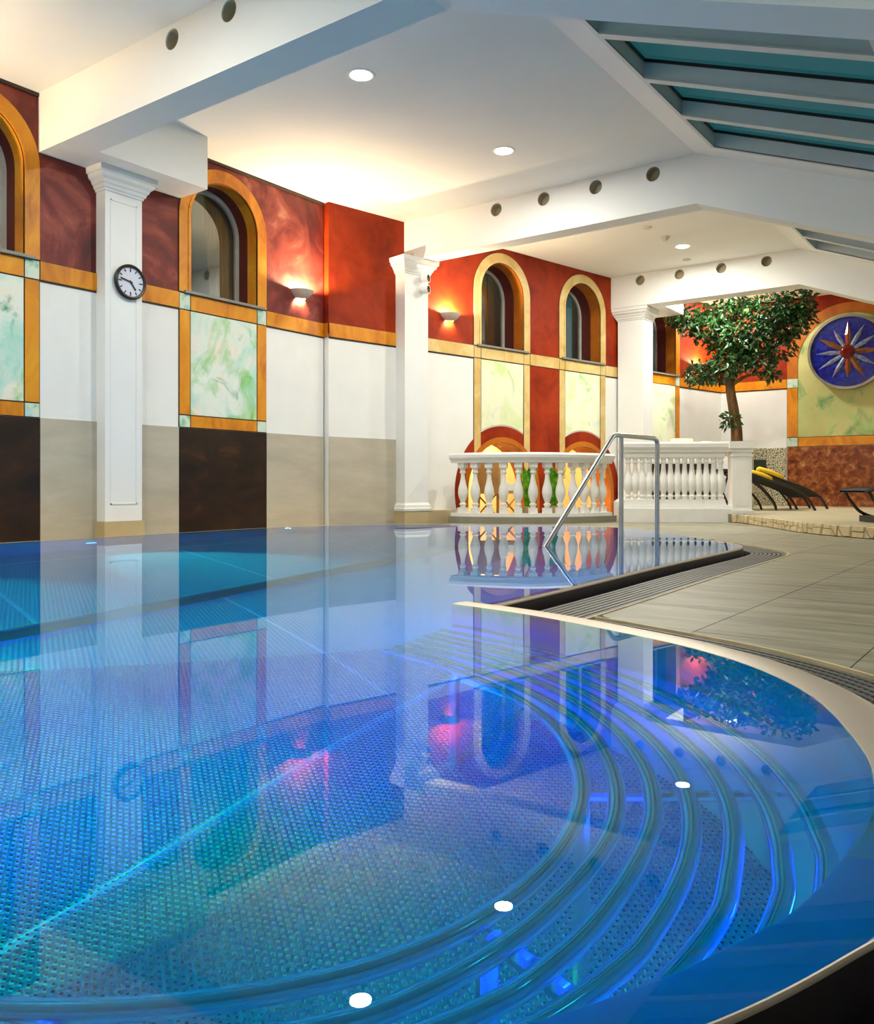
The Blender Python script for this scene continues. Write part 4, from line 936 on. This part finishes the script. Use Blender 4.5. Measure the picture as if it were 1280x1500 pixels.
# ------------------------------------------------------------------ loungers, towels, pillows
def lounger(loc, rz, lab):
    o = tag(empty('sun_lounger', loc, rz), lab, 'lounger')
    hw = 0.31
    top = spline([(0.0, 0.66), (0.4, 0.68), (0.8, 0.62), (1.15, 0.50), (1.5, 0.38), (1.78, 0.22), (1.93, 0.0)], 5)   # u from head to foot
    cut = [q for q in top if q[1] > 0.20]
    vs = [(u, sy*hw*.96, z+.005) for u, z in cut for sy in (-1, 1)]; n = len(cut)
    vs += [(u, sy*hw*.96, z-.006) for u, z in cut for sy in (-1, 1)]
    fs = []
    for i in range(n-1):
        fs += [(2*i, 2*i+1, 2*i+3, 2*i+2), (2*n+2*i, 2*n+2*i+2, 2*n+2*i+3, 2*n+2*i+1)]
    MB().add(vs, fs).build('sling', M['sling'], o, True)
    for sy in (-1, 1):
        MB().tube([(u, sy*hw, z) for u, z in top], 0.022, 8).build('side_frame', M['wicker'], o, True)
        leg = spline([(0.55, 0.65), (0.95, 0.42), (1.2, 0.15), (1.27, 0.0)], 5); MB().tube([(u, sy*(hw-.03), z) for u, z in leg], 0.02, 8).build('leg', M['wicker'], o, True)
        MB().tube([(0.12, sy*hw, 0.66), (0.02, sy*(hw-.02), 0.3), (0.15, sy*(hw-.02), 0.0)], 0.02, 8).build('leg', M['wicker'], o, True)
    MB().tube([(0.0, -hw, .66), (0.0, hw, .66)], 0.02, 8).build('cross_bar', M['wicker'], o, True)
    return o
def towelroll(loc, rz, l, r, lab, m, nm='towel', cat='towel', pitch=0):
    o = tag(empty(nm, loc, rz), lab, cat); o.rotation_euler = (0, pitch, rz)
    mb = MB(); pts = [(-l/2, 0, r*.7), (-l/2+.03, 0, r*.7), (0, 0, r*.8), (l/2-.03, 0, r*.7), (l/2, 0, r*.7)]
    mb.tube([Vector(p) for p in pts], [r*.35, r*.7, r*.8, r*.7, r*.35], 12); mb.build('folded_cloth' if nm == 'towel' else 'cover', m, o, True)
    return o
ra = rad(40)
lA = lounger((-5.0, 15.32, ZP), ra, 'black sling sun lounger nearest the marble wall, yellow towel on its head')
lB = lounger((-4.98, 14.28, ZP), ra, 'black sling sun lounger half hidden behind the balustrade pier')
def onl(lo, u, v, z): return (lo.location.x+u*cos(ra)-v*sin(ra), lo.location.y+u*sin(ra)+v*cos(ra), ZP+z)
tw1 = towelroll(onl(lA, 1.0, 0, .585), ra, .52, .08, 'yellow towel on the black lounger beside the marble wall', M['yellow'], pitch=rad(19.5))
tw2 = towelroll(onl(lB, 1.12, 0, .54), ra, .40, .07, 'yellow towel on the lounger behind the balustrade pier', M['yellow'], pitch=rad(19.5))
# lounger at the right picture edge, on a rocking base
lc = tag(empty('sun_lounger', (-1.72, 10.72, ZP), rad(36)), 'black sun lounger at the right picture edge, near the stone step', 'lounger')
top = spline([(-0.22, 0.365), (-0.1, 0.39), (0.3, 0.40), (0.8, 0.42), (1.3, 0.5), (1.8, 0.75)], 5)
vs = []
for dz in (0.0, -0.02): vs += [(u, sy*.30, z+dz) for u, z in top for sy in (-1, 1)]
n = len(top); fs = []
for i in range(n-1): fs += [(2*i, 2*i+1, 2*i+3, 2*i+2), (2*n+2*i, 2*n+2*i+2, 2*n+2*i+3, 2*n+2*i+1), (2*i, 2*i+2, 2*n+2*i+2, 2*n+2*i), (2*i+1, 2*n+2*i+1, 2*n+2*i+3, 2*i+3)]
MB().add(vs, fs).build('sling', M['sling'], lc, True)
for sy in (-1, 1):
    MB().tube([(u, sy*.31, z-.01) for u, z in top], 0.02, 8).build('side_frame', M['wicker'], lc, True)
    MB().tube(spline([(-0.17, sy*.28, .36), (-0.10, sy*.28, .24), (0.04, sy*.28, .10), (0.3, sy*.28, .035), (0.8, sy*.28, .03), (1.2, sy*.28, .2), (1.35, sy*.28, .5)], 5), 0.019, 8).build('leg', M['wicker'], lc, True)
MB().box((0.02, -.32, 0.0), (0.55, .32, .075)).build('base', M['black'], lc)
towelroll((-1.72+.30, 10.72+.20, ZP+.428), rad(36), .30, .075, 'yellow towel on the lounger at the right picture edge', M['yellow'])
gb = tag(empty('notice_board', (-5.2, YE-.03, 0.70)), 'small dark green board at the pebble wall behind the pier', 'board')
MB().box((-.24, -.05, 0), (.24, 0.0, .34)).build('panel', M['green'], gb); MB().box((-.26, -.04, -.02), (.26, -.0, 0)).build('frame', M['black'], gb)
def pillow(loc, rz, sx, sz, lab, m, tilt):
    o = tag(empty('pillow', loc, rz), lab, 'pillow'); mb = MB(); n = 10; vs = []; 
    for sgn in (1, -1):
        for i in range(n+1):
            for j in range(n+1):
                u = i/n*2-1; v = j/n*2-1; t = .075*((1-u*u)*(1-v*v))**.45*sgn; q = Vector((u*sx*(1-.06*v*v), t, v*sz*(1-.06*u*u)))
                q = Matrix.Rotation(tilt, 3, 'X') @ q; vs.append((q.x, q.y, q.z+sz*cos(tilt)+.02))
    fs = []
    for k in range(2):
        for i in range(n):
            for j in range(n):
                a = k*(n+1)**2+i*(n+1)+j; fs.append((a, a+1, a+n+2, a+n+1))
    mb.add(vs, fs); mb.build('cover', m, o, True); return o
# white daybed with pillows before the planter
db = tag(empty('daybed', (-5.86, 15.64, ZP), rad(30)), 'high daybed of dark wicker with a white mattress behind the right balustrade', 'daybed')
MB().box((-.55, -.26, .83), (.62, .26, .95)).build('mattress', M['towel'], db)
MB().box((-.58, -.29, .25), (.65, .29, .83)).build('bed_frame', M['wicker'], db)
for x in (-.53, .60):
    for y in (-.24, .24): MB().box((x-.04, y-.04, 0), (x+.04, y+.04, .25)).build('leg', M['wicker'], db)
dz = ZP+.95
pillow((-5.78, 15.78, dz), rad(30), .22, .19, 'cream pillow standing on the daybed behind the white balustrade rail', M['pillow'], -.35)
pillow((-5.37, 15.97, dz), rad(34), .15, .155, 'small white pillow on the daybed beside the tree trunk', M['towel'], -.3)

# ------------------------------------------------------------------ plants and stool before the arches
def strap_plant(loc, n, h, lab, seed):
    o = tag(empty('strap_plant', loc), lab, 'plant', 'green plants behind the curved balustrade'); random.seed(seed)
    MB().lathe([(0.0, 0.0), (0.10, 0.0), (0.13, 0.2), (0.135, 0.22), (0.12, 0.22), (0.11, 0.19), (0.0, 0.19)], 18).build('pot', M['plinth'], o, True)
    for k in range(n):
        a = 2*PI*k/n+random.uniform(-.3, .3); hh = h*random.uniform(.7, 1.0); sp = random.uniform(.06, .20); w = random.uniform(.035, .06); vs = []; m = 8
        for i in range(m+1):
            t = i/m; r = .02+sp*t**1.8; z = .19+hh*t*(1-.12*t*t); ww = w*(sin(PI*min(1, .15+.85*t))**.6+.02); c = Vector((r*cos(a), r*sin(a), z)); sd = Vector((-sin(a), cos(a), 0)); up = Vector((cos(a), sin(a), .3))*.01
            vs += [tuple(c-sd*ww), tuple(c-up), tuple(c+sd*ww)]
        fs = []
        for i in range(m): b = 3*i; fs += [(b, b+1, b+4, b+3), (b+1, b+2, b+5, b+4)]
        MB().add(vs, fs).build('leaf', M['leaf2'], o, True)
    return o
q = F2(3.42, 0.55, ZD); strap_plant(q, 12, 0.78, 'green strap leaved plant left of its twin behind the curved balustrade', 2)
q = F2(3.98, 0.62, ZD); strap_plant(q, 12, 0.88, 'taller green plant right of its twin behind the curved balustrade', 4)
st = tag(empty('rattan_chair', F2(2.95, 0.35, ZD), rad(-TH2)), 'rattan chair with a white cushion and crossed legs behind the curved balustrade', 'chair')
for x in (-.22, .22):
    for y in (-.22, .22): MB().tube([(x, y, 0), (x*.92, y*.92, .44)], .018, 8).build('leg', M['rattan'], st, True)
for x in (-.24, .24):
    MB().tube([(x, -.22, .06), (x, .22, .42)], .013, 6).build('cross_brace', M['rattan'], st, True); MB().tube([(x, .22, .06), (x, -.22, .42)], .013, 6).build('cross_brace', M['rattan'], st, True)
MB().box((-.25, -.25, .42), (.25, .25, .47)).build('seat', M['rattan'], st)
MB().box((-.23, -.23, .47), (.23, .23, .58)).build('seat_cushion', M['towel'], st)
MB().box((-.25, -.25, .47), (.25, -.20, .92)).build('backrest', M['rattan'], st)
MB().box((-.21, -.20, .55), (.21, -.12, .88)).build('back_cushion', M['towel'], st)
